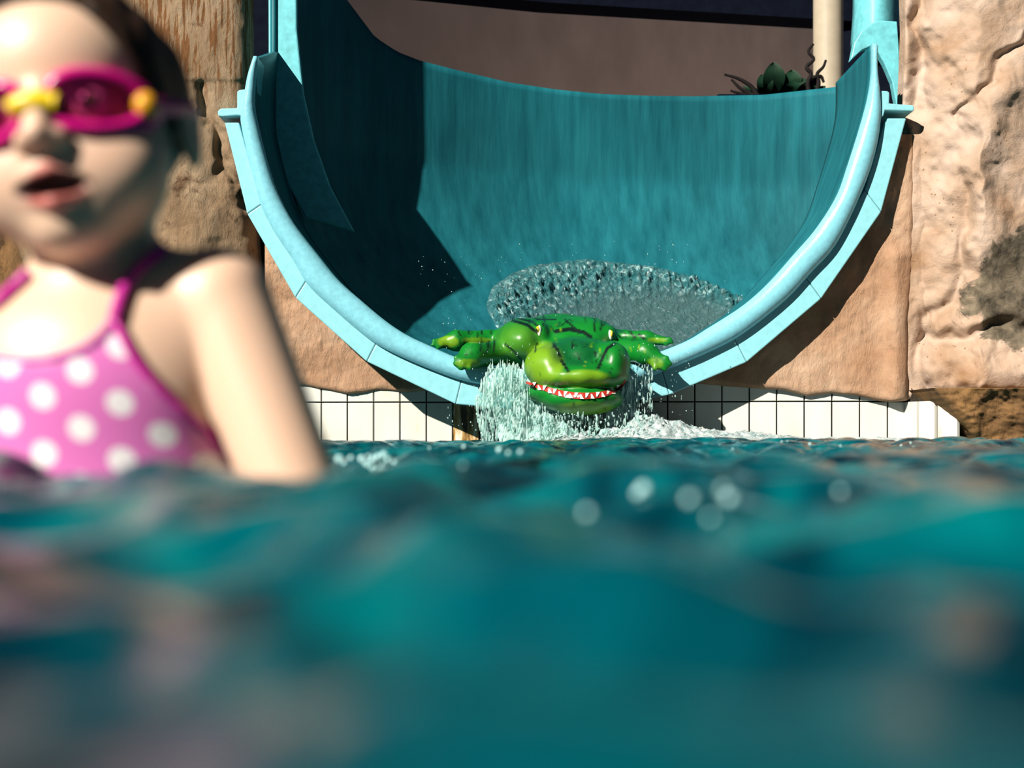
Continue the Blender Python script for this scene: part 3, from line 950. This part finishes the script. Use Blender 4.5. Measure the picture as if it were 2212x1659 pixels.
for pts, w in (([(1100, 690), (1140, 702), (1165, 722)], 4), ([(1112, 686), (1150, 695), (1170, 712)], 3), ([(1200, 716), (1230, 711), (1262, 718), (1276, 728)], 5),
               ([(1196, 746), (1205, 756), (1212, 778), (1228, 802)], 4), ([(1328, 742), (1312, 752), (1302, 772), (1292, 796)], 4), ([(1092, 744), (1112, 760), (1128, 780)], 3),
               ([(1172, 680), (1176, 694)], 3), ([(1285, 685), (1284, 715)], 3), ([(1300, 690), (1298, 712)], 3), ([(1220, 690), (1245, 712)], 3), ([(1230, 690), (1212, 704)], 2),
               ([(1145, 680), (1160, 690), (1200, 690)], 2.5), ([(1036, 705), (1042, 722)], 3), ([(1010, 712), (1014, 722)], 3), ([(1068, 735), (1066, 757)], 3), ([(1056, 738), (1052, 760)], 3), ([(1040, 742), (1038, 758)], 2.5),
               ([(1160, 742), (1156, 760)], 2.5), ([(1238, 735), (1236, 752)], 2.5), ([(1256, 738), (1258, 752)], 2.5), ([(1360, 716), (1372, 730)], 3), ([(1380, 722), (1392, 732)], 3),
               ([(990, 716), (996, 726)], 2.5), ([(1135, 700), (1155, 716)], 2.5)):
    paint(line(pts, w), C_K)
drng = np.random.default_rng(5)
for (x0, x1, y0, y1, nn) in ((1195, 1300, 728, 790, 26), (1285, 1345, 750, 800, 10), (1140, 1350, 684, 712, 26), (985, 1075, 712, 775, 20), (1345, 1440, 715, 785, 22), (1150, 1340, 868, 890, 12), (1140, 1180, 800, 825, 6)):
    for _ in range(nn):
        x, y = drng.uniform(x0, x1), drng.uniform(y0, y1)
        a = drng.uniform(-0.5, 0.3); l = drng.uniform(5, 12)
        paint(line([(x, y), (x + l * math.sin(a), y + l * math.cos(a))], drng.uniform(1.4, 2.4)) * drng.uniform(0.5, 1), C_K if drng.random() < 0.6 else (C_D if drng.random() < 0.5 else C_L))
m, nt, b = new_mat('green printed vinyl'); M['vinyl'] = m
at = node(nt, 'ShaderNodeVertexColor'); at.layer_name = 'tint'
lk(nt, at.outputs['Color'], b.inputs['Base Color'])
b.inputs['Roughness'].default_value = 0.36
b.inputs['Specular IOR Level'].default_value = 0.35
crocT = thing('inflatable_crocodile', 'green inflatable crocodile pool toy shooting out of the slide', 'pool toy', P(1245, 860, 4.4))
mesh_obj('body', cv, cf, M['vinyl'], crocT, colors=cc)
M['red'] = plain('red vinyl print', (0.42, 0.03, 0.02), 0.3, 0.5, 0.15, 30)
M['tooth'] = plain('white vinyl print', (0.80, 0.80, 0.74), 0.3, 0.5, 0.05)
M['yellow_eye'] = plain('yellow vinyl print', (0.75, 0.55, 0.02), 0.3, 0.5, 0.1)
M['black'] = plain('black vinyl print', (0.01, 0.01, 0.01), 0.3, 0.5, 0.1)
def croc_Y(px, py):
    """nearest crocodile surface along the sight line"""
    Y = np.linspace(3.95, 4.75, 400)
    p_ = Pn(px, py, Y)
    d = croc([p_[:, 0], p_[:, 1], p_[:, 2]])
    k = np.argmax(d < 0)
    return float(Y[k]) if d[k] < 0 else None
mouth = spline([(1136, 826), (1176, 839), (1224, 852), (1271, 855), (1312, 849), (1340, 836), (1353, 822)], 60)
mv, mf, ok = [], [], []
nm2 = 5
for k, (x, y) in enumerate(mouth):
    w = 7.0 * math.sin(math.pi * (k + 2) / 64) ** 0.5
    for j in range(nm2):
        yy = y + w * (j / (nm2 - 1) * 2 - 1)
        Y = croc_Y(x, yy) or (mv[-1][1] if mv else 4.2)
        mv.append(P(x, yy, Y - 0.004))
mesh_obj('mouth', mv, grid_faces(60, nm2), M['red'], crocT)
for k in range(5, 56, 3):
    x, y = mouth[k]
    up = (k // 3) % 2
    w = 4.0
    y0 = y - 6.5 if up else y + 6.5
    yt = y + 3.5 if up else y - 3.5
    yt2 = yt
    lean = -3
    q = [(x - w, y0), (x + w, y0), (x + lean + 1.2, yt), (x + lean - 1.2, yt)]
    tv = [P(a, c, (croc_Y(a, c) or 4.2) - 0.007) for a, c in q]
    tv += [(a, b_ + 0.006, c) for a, b_, c in tv]
    tf = [(0, 1, 2, 3), (7, 6, 5, 4), (0, 4, 5, 1), (1, 5, 6, 2), (2, 6, 7, 3), (3, 7, 4, 0)]
    mesh_obj('tooth', tv, tf, M['tooth'], crocT, smooth=False)
bi2 = ico2()
for ex, ey, sg in ((1165, 716, 1), (1318, 726, -1)):
    Y = croc_Y(ex, ey) or 4.45
    c = np.array(P(ex, ey, Y))
    v, f = blobs([c + (0, 0.012, 0)], [(S(6), 0.02, S(15))], bi2)
    e = mesh_obj('eye', v, f, M['tooth'], crocT)
    v, f = blobs([c + (-S(3) * sg, 0.008, S(4))], [(S(4.5), 0.02, S(9))], bi2)
    mesh_obj('iris', v, f, M['yellow_eye'], e)
    v, f = blobs([c + (-S(5.5) * sg, 0.005, S(3))], [(S(1.8), 0.02, S(5))], bi2)
    mesh_obj('pupil', v, f, M['black'], e)

# ------------------------------------------------------------------ splash and foam
m, nt, b = new_mat('splash water'); M['splash'] = m
b.inputs['Base Color'].default_value = (0.66, 0.88, 0.85, 1)
b.inputs['Roughness'].default_value = 0.12
b.inputs['IOR'].default_value = 1.33
tr = node(nt, 'ShaderNodeBsdfTransparent'); tr.inputs['Color'].default_value = (0.80, 0.97, 0.94, 1)
mxs = node(nt, 'ShaderNodeMixShader'); mxs.inputs[0].default_value = 0.42
out = nt.nodes['Material Output']
lk(nt, tr.outputs[0], mxs.inputs[1]); lk(nt, b.outputs[0], mxs.inputs[2]); lk(nt, mxs.outputs[0], out.inputs['Surface'])
m, nt, b = new_mat('white foam'); M['foam'] = m
p = coords(nt)
n1 = noise(nt, p, 48, 6, 0.7, 0.6)
c = ramp(nt, n1, [(0.32, (0.12, 0.30, 0.32)), (0.46, (0.45, 0.58, 0.59)), (0.60, (0.80, 0.86, 0.86))]).outputs['Color']
lk(nt, c, b.inputs['Base Color']); b.inputs['Roughness'].default_value = 0.25
bump(nt, b, n1, 0.9, 0.02)

def rnd(n, lo, hi): return rng.uniform(lo, hi, n)
cs_, rs_ = [], []
def spray(n, x0, x1, y0, y1, Y0, Y1, wmin, wmax, lmin, lmax, shape=None):
    x, y, Y = rnd(n, x0, x1), rnd(n, y0, y1), rnd(n, Y0, Y1)
    if shape is not None:
        k = shape(x, y); x, y, Y = x[k], y[k], Y[k]
    p_ = Pn(x, y, Y)
    w = wmin + (wmax - wmin) * rng.random(len(x)) ** 3
    l = lmin + (lmax - lmin) * rng.random(len(x)) ** 2
    cs_.append(p_); rs_.append(np.stack([w, w, np.maximum(l, w)], -1))
def left_fall(x, y):
    t = np.clip((y - 780) / 170, 0, 1)
    xl = 1060 - 50 * np.clip(t * 2, 0, 1) + 30 * t
    xr = np.interp(y, [780, 830, 870, 893, 910, 960], [1130, 1138, 1175, 1200, 1290, 1370])
    return (x > xl) & (x < xr) & (rng.random(len(x)) < 0.35 + 0.65 * (1 - np.abs(t - 0.45)))
spray(4600, 985, 1380, 790, 958, 4.16, 4.36, 0.0012, 0.006, 0.006, 0.032, left_fall)
spray(500, 1330, 1410, 790, 930, 4.15, 4.3, 0.001, 0.0035, 0.003, 0.02)
spray(260, 960, 1500, 740, 930, 4.1, 4.35, 0.0008, 0.0028, 0.001, 0.006)
spray(160, 900, 1620, 520, 760, 4.3, 5.0, 0.0008, 0.0026, 0.001, 0.004)
spray(420, 1150, 1400, 893, 935, 4.05, 4.2, 0.0012, 0.005, 0.002, 0.014)
v, f = blobs(np.vstack(cs_), np.vstack(rs_))
o = mesh_obj('splash_drops', v, f, M['splash'])
tag(o, 'spray of water drops thrown up around the crocodile', 'splash', kind='stuff')
# falling sheets on both sides of the head
def sheet(edges, Yt, Yb, name, label, seed, thick=0.02):
    n, k = 60, 50
    rows = []
    for j in range(n):
        t = j / (n - 1)
        y = 0
        l = np.interp(t, [e[0] for e in edges], [e[1] for e in edges]); r = np.interp(t, [e[0] for e in edges], [e[2] for e in edges])
        yt = np.interp(t, [e[0] for e in edges], [e[3] for e in edges])
        x = np.linspace(l, r, k)
        Y = Yt + (Yb - Yt) * t + thick * fbm(x / 14 + seed, np.full(k, t * 3.0), seed, 4)
        rows.append(Pn(x + 3 * vnoise(x / 9, t * 9.0, seed), yt + 4 * vnoise(x / 8, t * 4.0, seed + 2), Y))
    A = np.array(rows)
    return A
for edges, Yt, Yb, label, seed in (
        ([(0, 1075, 1110, 792), (0.2, 1052, 1150, 815), (0.45, 1050, 1185, 850), (0.7, 1068, 1225, 895), (1, 1080, 1260, 962)], 4.37, 4.18, 'teal white sheet of water falling left of the crocodile head', 3.0),
        ([(0, 1345, 1368, 815), (0.4, 1330, 1372, 850), (0.7, 1310, 1375, 890), (1, 1290, 1380, 945)], 4.26, 4.16, 'thin sheet of water falling right of the crocodile jaw', 8.0)):
    A = sheet(edges, Yt, Yb, '', '', seed)
    n, k = A.shape[:2]
    B = A + np.array([0, 0.012, 0])
    v = np.vstack([A.reshape(-1, 3), B.reshape(-1, 3)])
    f1 = grid_faces(n, k)
    o = mesh_obj('water_sheet', v, np.vstack([f1, f1[:, ::-1] + n * k]), M['splash'])
    tag(o, label, 'splash', kind='stuff')
# foam heaped where the water lands
fx = np.linspace(-0.05, 1.75, 420); fy = np.linspace(3.98, 4.62, 150)
FX, FY = np.meshgrid(fx, fy, indexing='ij')
hump = 0.086 * np.exp(-((FX - 0.42) / 0.16) ** 2) + 0.030 * np.exp(-((FX - 0.75) / 0.22) ** 2) + 0.02 * np.exp(-((FX - 0.15) / 0.12) ** 2) + 0.010 * np.exp(-((FX - 1.3) / 0.5) ** 2)
prof = np.exp(-((FY - 4.25) / 0.15) ** 2)
FZ = water_h(FX, FY) - 0.006 + hump * prof * (1.0 + 0.5 * np.abs(fbm(FX * 22, FY * 22, 0.5, 4, 0.6))) + 0.010 * prof * (fbm(FX * 14, FY * 14, 3.5, 4, 0.6))
o = mesh_obj('foam', np.stack([FX, FY, FZ], -1).reshape(-1, 3), grid_faces(420, 150), M['foam'])
if o.data.polygons[0].normal.z < 0: o.data.flip_normals()
tag(o, 'white churned foam on the water below the crocodile', 'foam', kind='stuff')
# drops on the near water, some standing in for sun glints
M['drop_glint'] = plain('white bubble', (0.50, 0.84, 0.86), 0.1, 0.8, 0.05)
bc, br = [], []
def put_b(px, py, Y, r):
    p_ = np.array(P(px, py, Y)); bc.append(p_); br.append((r, r, r))
for px, py, Y, r in ((1390, 1068, 0.72, 0.0042), (1378, 1075, 0.70, 0.003), (1490, 1086, 0.66, 0.0030), (1575, 1088, 0.66, 0.0033), (1562, 1062, 0.74, 0.0024), (1268, 1118, 0.58, 0.0026), (1535, 1128, 0.56, 0.0020), (1815, 1068, 0.72, 0.0022),
                     (1002, 968, 1.5, 0.0032), (1078, 976, 1.45, 0.0042), (1098, 982, 1.45, 0.003), (1124, 980, 1.45, 0.0034), (928, 970, 1.4, 0.002), (1000, 1008, 1.2, 0.0018)):
    Ys_ = np.linspace(0.30, 2.2, 800); Xs_ = (px - 1106) / F * Ys_
    hs_ = water_h(Xs_, Ys_)
    k = int(np.argmax(HOR - F * (hs_ - CAMZ) / Ys_ <= py))
    r = r * 0.78 * (Ys_[k] / Y) ** 0.5
    bc.append(np.array((Xs_[k], Ys_[k], hs_[k] + 0.7 * r))); br.append((r, r, r))
for k in range(26):
    put_b(rng.normal(825, 32), rng.normal(996, 15), rng.uniform(1.25, 1.5), rng.uniform(0.0018, 0.0042))
for k in range(40):
    x = rng.uniform(1500, 2212); put_b(x, rng.uniform(952, 990), rng.uniform(2.2, 3.2), rng.uniform(0.001, 0.0028))
v, f = blobs(bc, br, bi2)
o = mesh_obj('drops_and_glints', v, f, M['drop_glint'])
tag(o, 'pale drops and sun glint stand-ins over the near water', 'drops', kind='stuff')

# ------------------------------------------------------------------ the girl
m, nt, b = new_mat('fair skin'); M['skin'] = m
at = node(nt, 'ShaderNodeVertexColor'); at.layer_name = 'tint'
lk(nt, at.outputs['Color'], b.inputs['Base Color'])
b.inputs['Roughness'].default_value = 0.42
b.inputs['Subsurface Weight'].default_value = 0.3
b.inputs['Subsurface Radius'].default_value = (0.012, 0.004, 0.002)
b.inputs['Subsurface Scale'].default_value = 1.0

HC = np.array((-0.310, 0.912, 0.256))       # head centre
yaw, roll, pitch = math.radians(0), math.radians(9), math.radians(0)
# local axes: x = her left (screen right), f = forward (towards the camera), z = up
ex = np.array((math.cos(yaw), math.sin(yaw), 0)); ef = np.array((math.sin(yaw), -math.cos(yaw), 0)); ez = np.array((0, 0, 1.0))
ex, ez = ex * math.cos(roll) + ez * math.sin(roll), ez * math.cos(roll) - ex * math.sin(roll)
def to_head(G):
    d = [G[i] - HC[i] for i in range(3)]
    return [sum(d[i] * e[i] for i in range(3)) for e in (ex, ef, ez)]
def from_head(q):
    return HC + ex * q[0] + ef * q[1] + ez * q[2]
def cranium(q):
    d = ell(q, (0, -0.014, 0.022), (0.0735, 0.088, 0.074))
    return smin(d, ell(q, (0, 0.026, 0.038), (0.058, 0.052, 0.048)), 0.02)
def head(q):
    ax_ = [np.abs(q[0]), q[1], q[2]]
    d = cranium(q)
    d = smin(d, ell(q, (0, 0.018, -0.037), (0.063, 0.060, 0.058)), 0.025)
    d = smin(d, ell(q, (0, 0.047, -0.080), (0.022, 0.020, 0.014)), 0.022)
    d = smin(d, ell(ax_, (0.036, 0.040, -0.044), (0.029, 0.028, 0.028)), 0.02)
    d = smax(d, -ell(ax_, (0.031, 0.092, -0.004), (0.018, 0.016, 0.012)), 0.012)
    d = smin(d, cap(q, (0, 0.074, 0.004), (0, 0.089, -0.024), 0.006, 0.0095), 0.010)
    d = smin(d, ell(ax_, (0.0105, 0.081, -0.027), (0.0075, 0.008, 0.0065)), 0.006)
    d = smax(d, -ell(ax_, (0.0055, 0.086, -0.0345), (0.0035, 0.006, 0.0035)), 0.003)
    d = smin(d, cap(ax_, (0, 0.079, -0.0475), (0.027, 0.066, -0.0525), 0.0056, 0.003), 0.006)
    d = smin(d, cap(ax_, (0, 0.077, -0.0665), (0.023, 0.067, -0.0585), 0.0072, 0.003), 0.006)
    d = smax(d, -ell(q, (0, 0.082, -0.0568), (0.028, 0.018, 0.0068)), 0.003)
    ear = ell(ax_, (0.076, -0.014, -0.012), (0.0075, 0.017, 0.027))
    ear = smax(ear, -ell(ax_, (0.085, -0.008, -0.010), (0.006, 0.009, 0.015)), 0.004)
    return smin(d, ear, 0.008)
SH_R = (-0.212, 0.928, 0.135)       # shoulder on the right of the picture
SH_L = (-0.410, 0.950, 0.052)
EL_R = (-0.140, 0.900, -0.035)
def torso(G):
    d = ell(G, (-0.308, 0.935, 0.005), (0.103, 0.072, 0.155))
    d = smin(d, ell(G, (-0.302, 0.925, 0.085), (0.095, 0.062, 0.065)), 0.03)
    d = smin(d, cap(G, (-0.300, 0.935, 0.145), SH_R, 0.032, 0.034), 0.03)
    d = smin(d, cap(G, (-0.322, 0.940, 0.106), SH_L, 0.030, 0.033), 0.02)
    d = smin(d, ell(G, (-0.308, 0.94, -0.17), (0.090, 0.066, 0.12)), 0.04)
    return d
def arms(G):
    d = cap(G, SH_R, EL_R, 0.0375, 0.0315)
    d = smin(d, cap(G, EL_R, (-0.165, 0.82, -0.13), 0.031, 0.022), 0.012)
    d = smin(d, cap(G, SH_L, (-0.49, 0.95, -0.02), 0.0375, 0.031), 0.02)
    d = smin(d, cap(G, (-0.49, 0.95, -0.02), (-0.46, 0.86, -0.12), 0.031, 0.022), 0.012)
    for hx, hy, hz, sg in ((-0.165, 0.82, -0.13, 1), (-0.46, 0.86, -0.12, -1)):
        d = smin(d, ell(G, (hx, hy - 0.028, hz - 0.022), (0.024, 0.030, 0.016)), 0.010)
        for k, (o_, l) in enumerate(((-0.018, 0.030), (-0.006, 0.036), (0.006, 0.034), (0.017, 0.027))):
            a = (hx + o_, hy - 0.048, hz - 0.034); c_ = (hx + o_ * 1.3, hy - 0.048 - l * 0.7, hz - 0.034 - l * 0.6)
            d = smin(d, cap(G, a, c_, 0.0065, 0.0050), 0.004)
        d = smin(d, cap(G, (hx - sg * 0.020, hy - 0.020, hz - 0.022), (hx - sg * 0.038, hy - 0.046, hz - 0.030), 0.0075, 0.0055), 0.005)
    return d
def neck(G):
    return cap(G, (-0.302, 0.925, 0.205), (-0.303, 0.938, 0.125), 0.039, 0.043)
def body(G):
    t_ = smin(torso(G), neck(G), 0.022)
    t_ = smin(t_, arms(G), 0.006)
    return smin(t_, head(to_head(G)), 0.012)
gv, gf = nets(body, (-0.545, 0.74, -0.24), (-0.085, 1.03, 0.37), 0.0030)
qh = np.stack(to_head([gv[:, 0], gv[:, 1], gv[:, 2]]), -1)
sk = np.repeat(np.array((0.74, 0.50, 0.365))[None], len(gv), 0)
def lipmask():
    q = [np.abs(qh[:, 0]), qh[:, 1], qh[:, 2]]
    u = cap(q, (0, 0.079, -0.0480), (0.027, 0.066, -0.0530), 0.0056, 0.002)
    l = cap(q, (0, 0.077, -0.0660), (0.024, 0.067, -0.0585), 0.0070, 0.002)
    return np.clip((0.0022 - np.minimum(u, l)) / 0.002, 0, 1) * (qh[:, 1] > 0.05)
lm = lipmask()[:, None]
sk = sk * (1 - lm) + np.array((0.52, 0.16, 0.14)) * lm
inm = np.clip((0.0012 - ell([qh[:, 0], qh[:, 1], qh[:, 2]], (0, 0.078, -0.0568), (0.027, 0.019, 0.0068))) / 0.0015, 0, 1)[:, None] * (qh[:, 1:2] > 0.04)
sk = sk * (1 - inm) + np.array((0.05, 0.008, 0.008)) * inm
ck = np.exp(-(np.hypot(np.abs(qh[:, 0]) - 0.035, qh[:, 2] + 0.038) / 0.02) ** 2)[:, None] * (qh[:, 1:2] > 0.02) * 0.3
sk = sk * (1 - ck) + np.array((0.58, 0.32, 0.24)) * ck
girl = thing('person', 'girl in pink polka dot swimsuit and pink goggles standing in the water', 'person', (-0.306, 0.935, -0.24))
mesh_obj('body', gv, gf, M['skin'], girl, colors=sk)

# hair, wet and combed back
def hair(G):
    q = to_head(G)
    d = cranium(q) - 0.0055
    d = d - 0.0016 * np.sin(q[0] * 420 + 30 * q[2]) * np.sin(q[1] * 60 + 3)
    line_ = q[1] - (0.016 + 0.80 * q[2]) - 0.55 * np.maximum(np.abs(q[0]) - 0.030, 0)
    d = smax(d, line_ * 0.75, 0.006)
    bun = ell(q, (0.0, -0.085, 0.055), (0.030, 0.026, 0.028))
    return smin(d, bun, 0.015)
hv, hf = nets(hair, (-0.43, 0.80, 0.16), (-0.20, 1.06, 0.38), 0.0030)
m, nt, b = new_mat('wet dark brown hair'); M['hair'] = m
n1 = noise(nt, coords(nt, (120, 12, 40)), 1.6, 4)
lk(nt, ramp(nt, n1, [(0.3, (0.010, 0.006, 0.005)), (0.7, (0.055, 0.028, 0.016))]).outputs['Color'], b.inputs['Base Color'])
b.inputs['Roughness'].default_value = 0.5
b.inputs['Specular IOR Level'].default_value = 0.25
mesh_obj('hair', hv, hf, M['hair'], girl)

# swimsuit: the torso's own surface, cut to the suit's outline
def seg_dist(x, y, pts):
    d = np.full(np.shape(x), 1e9)
    inside = np.zeros(np.shape(x), bool)
    n = len(pts)
    for k in range(n):
        ax, ay = pts[k]; bx, by = pts[(k + 1) % n]
        L = (bx - ax) ** 2 + (by - ay) ** 2
        h = np.clip(((x - ax) * (bx - ax) + (y - ay) * (by - ay)) / L, 0, 1)
        d = np.minimum(d, np.hypot(x - ax - h * (bx - ax), y - ay - h * (by - ay)))
        cr = ((ay > y) != (by > y)) & (x < (bx - ax) * (y - ay) / (by - ay + 1e-12) + ax)
        inside ^= cr
    return np.where(inside, -d, d)
suit_out = [(246, 688), (215, 725), (170, 755), (110, 772), (50, 776), (-10, 770), (-70, 745), (-120, 690), (-150, 790), (-250, 930), (-330, 1010), (-330, 1900), (600, 1900), (560, 1060), (497, 992), (470, 955), (400, 890), (330, 822), (285, 765), (258, 712)]
def suit(G):
    d = smin(torso(G), neck(G), 0.022) - 0.0035
    x = 1106 + F * G[0] / G[1]; y = HOR - F * (G[2] - CAMZ) / G[1]
    cut = seg_dist(x, y, suit_out) / F * 0.88
    return np.maximum(d, cut)
sv, sf = nets(suit, (-0.47, 0.84, -0.24), (-0.15, 1.02, 0.16), 0.0030)
sp = np.stack([1106 + F * sv[:, 0] / sv[:, 1], HOR - F * (sv[:, 2] - CAMZ) / sv[:, 1]], -1)
# dots printed on a staggered lattice
m, nt, b = new_mat('pink polka dot lycra'); M['suit'] = m
gp = node(nt, 'ShaderNodeNewGeometry')
sx = node(nt, 'ShaderNodeSeparateXYZ'); lk(nt, gp.outputs['Position'], sx.inputs[0])
def mth(op, a, b_=None, c_=None):
    n = node(nt, 'ShaderNodeMath', operation=op)
    for k, v_ in enumerate((a, b_, c_)):
        if v_ is None: continue
        if hasattr(v_, 'is_output'): lk(nt, v_, n.inputs[k])
        else: n.inputs[k].default_value = v_
    return n.outputs[0]
LX, LZ = 0.0500, 0.0385
D0 = P(185, 925, 0.868)
zt_ = mth('ADD', sx.outputs['Z'], mth('MULTIPLY', sx.outputs['X'], 0.09))
zz = mth('SUBTRACT', zt_, D0[2] + 0.09 * D0[0]); xx = mth('SUBTRACT', sx.outputs['X'], D0[0])
def lattice(ox, oz):
    fx_ = mth('SUBTRACT', mth('FRACT', mth('ADD', mth('DIVIDE', mth('SUBTRACT', xx, ox), LX), 50.5)), 0.5)
    fz_ = mth('SUBTRACT', mth('FRACT', mth('ADD', mth('DIVIDE', mth('SUBTRACT', zz, oz), LZ), 50.5)), 0.5)
    return mth('SQRT', mth('ADD', mth('POWER', mth('MULTIPLY', fx_, LX), 2), mth('POWER', mth('MULTIPLY', fz_, LZ), 2)))
dd = mth('MINIMUM', lattice(0, 0), lattice(LX / 2, LZ / 2))
fd = mth('LESS_THAN', dd, 0.0086)
cbase = mixc(nt, fd, (0.66, 0.17, 0.48), (0.84, 0.80, 0.82))
lk(nt, cbase, b.inputs['Base Color'])
b.inputs['Roughness'].default_value = 0.28
mesh_obj('swimsuit', sv, sf, M['suit'], girl)
# piping and straps
M['piping'] = plain('magenta piping', (0.55, 0.01, 0.30), 0.4, 0.5, 0.1)
def front_Y(px, py, off=0.004):
    Y = np.linspace(0.80, 1.0, 300)
    p_ = Pn(px, py, Y)
    d = smin(torso([p_[:, 0], p_[:, 1], p_[:, 2]]), neck([p_[:, 0], p_[:, 1], p_[:, 2]]), 0.022)
    k = np.argmax(d < off)
    return float(Y[k]) if d[k] < off else None
def on_body(pts, n):
    out, last = [], 0.93
    for x, y in spline(pts, n):
        Y = front_Y(x, y)
        if Y is None: Y = last
        last = Y
        out.append(P(x, y, Y))
    return np.array(out)
for pts, r, mt in (([(246, 688), (258, 712), (285, 765), (330, 822), (400, 890), (470, 955), (510, 1000)], 0.0030, 'piping'),
                   ([(246, 690), (256, 655), (272, 615), (300, 580), (330, 556), (352, 540)], 0.0042, 'piping'),
                   ([(246, 688), (215, 725), (170, 755), (110, 772), (50, 776), (-10, 770), (-60, 750)], 0.0026, 'suit_edge'),
                   ([(-90, 735), (-60, 690), (-10, 655), (30, 620), (62, 588)], 0.0042, 'piping')):
    if mt == 'suit_edge' and 'suit_edge' not in M: M['suit_edge'] = plain('pink hem', (0.66, 0.14, 0.46), 0.35, 0.5, 0.05)
    v, f = tube(on_body(pts, 40), r, 8)
    mesh_obj('strap' if r > 0.004 else 'piping', v, f, M[mt], girl)

# eyes behind the goggles
M['eye_white'] = plain('eye white', (0.75, 0.70, 0.68), 0.15, 0.5, 0.03)
M['iris'] = plain('dark brown iris', (0.03, 0.015, 0.008), 0.1, 0.5, 0.2)
for s in (-1, 1):
    v, f = blobs([from_head((0.031 * s, 0.064, -0.004))], [(0.0125, 0.0125, 0.0125)], bi2)
    e = mesh_obj('eye', v, f, M['eye_white'], girl)
    v, f = blobs([from_head((0.031 * s, 0.0735, -0.004))], [(0.0075, 0.004, 0.0075)], bi2)
    mesh_obj('iris', v, f, M['iris'], e)

# goggles
gog = thing('swim_goggles', 'magenta swim goggles with yellow nose bridge worn by the girl', 'goggles', tuple(from_head((0, 0.085, 0))))
M['gog'] = plain('magenta silicone', (0.60, 0.003, 0.20), 0.25, 0.5, 0.15, 30)
M['gog_y'] = plain('yellow plastic', (0.80, 0.56, 0.008), 0.3, 0.5, 0.05)
M['gog_o'] = plain('orange yellow plastic', (0.72, 0.33, 0.012), 0.35, 0.4, 0.05)
m, nt, b = new_mat('tinted pink lens'); M['lens'] = m
b.inputs['Base Color'].default_value = (0.35, 0.02, 0.15, 1)
b.inputs['Roughness'].default_value = 0.05
tr = node(nt, 'ShaderNodeBsdfTransparent'); tr.inputs['Color'].default_value = (0.80, 0.26, 0.50, 1)
mxs = node(nt, 'ShaderNodeMixShader'); mxs.inputs[0].default_value = 0.10
lk(nt, tr.outputs[0], mxs.inputs[1]); lk(nt, b.outputs[0], mxs.inputs[2]); lk(nt, mxs.outputs[0], nt.nodes['Material Output'].inputs['Surface'])
def wrap(x, z, f):
    """bend the goggles round the face"""
    return from_head((x, f - 4.6 * max(0.0, abs(x) - 0.012) ** 2 * 2.2, z))
NG = 48
for s in (-1, 1):
    cx, cz = 0.0345 * s, -0.005
    rows = []
    for (rx, rz, f_) in ((0.0300, 0.0220, 0.060), (0.0325, 0.0232, 0.070), (0.0315, 0.0225, 0.080), (0.0275, 0.0190, 0.0840), (0.0235, 0.0150, 0.0830), (0.0225, 0.0140, 0.078)):
        q = []
        for a in np.linspace(0, 2 * math.pi, NG, endpoint=False):
            ca, sa = math.cos(a), math.sin(a)
            wv_ = 1.12 if ca * s > 0 else 1.0
            drop = -0.002 * ca * s
            q.append(wrap(cx + rx * wv_ * math.copysign(abs(ca) ** 0.9, ca), cz + drop + rz * math.copysign(abs(sa) ** 0.9, sa), f_))
        rows.append(q)
    A = np.array(rows)
    fcs = grid_faces(len(rows), NG, closed=True)
    mesh_obj('frame', A.reshape(-1, 3), fcs, M['gog'], gog)
    lensr = [[wrap(cx + (A_[0] - cx) * 1, A_[1], 0.0812) for A_ in [(cx + 0.0232 * k * math.cos(a), cz + 0.0148 * k * math.sin(a)) for a in np.linspace(0, 2 * math.pi, NG, endpoint=False)]] for k in (1.0, 0.66, 0.33, 0.02)]
    mesh_obj('lens', np.array(lensr).reshape(-1, 3), grid_faces(4, NG, closed=True), M['lens'], gog)
    # yellow strap clip on the outer corner and the strap round the head
    c0 = wrap(0.0640 * s, -0.008, 0.082)
    v, f = blobs([(0, 0, 0)], [(0.0085, 0.0085, 0.0095)], bi2)
    v = c0 + v
    mesh_obj('strap_clip', v, f, M['gog_o'], gog)
    pts = []
    for a in np.linspace(0.12, 1.0, 26):
        an = a * math.pi / 2
        ang = math.pi / 2 * 0.30 - a * math.pi * 0.80
        pts.append((0.0815 * math.cos(ang) * s, -0.014 + 0.0955 * math.sin(ang), 0.002 + 0.010 * a))
    path = np.array([c0] + [from_head(q) for q in pts[2:]])
    ring = []
    for p_ in path:
        outv = p_ - from_head((0, -0.014, 0.002)); outv -= ez * np.dot(outv, ez); outv /= np.linalg.norm(outv)
        ring.append([p_ + ez * 0.006 + outv * 0.0012, p_ - ez * 0.006 + outv * 0.0012, p_ - ez * 0.006 - outv * 0.0012, p_ + ez * 0.006 - outv * 0.0012])
    mesh_obj('strap', np.array(ring).reshape(-1, 3), grid_faces(len(path), 4, closed=True), M['gog'], gog, smooth=False)
bp = np.array([wrap(x, -0.003 - 14 * x * x, 0.0860) for x in np.linspace(-0.0155, 0.0155, 13)])
v, f = tube(bp, 0.0074 * np.sin(np.linspace(0.5, math.pi - 0.5, 13)) ** 0.4, 12)
mesh_obj('nose_bridge', v, f, M['gog_y'], gog)
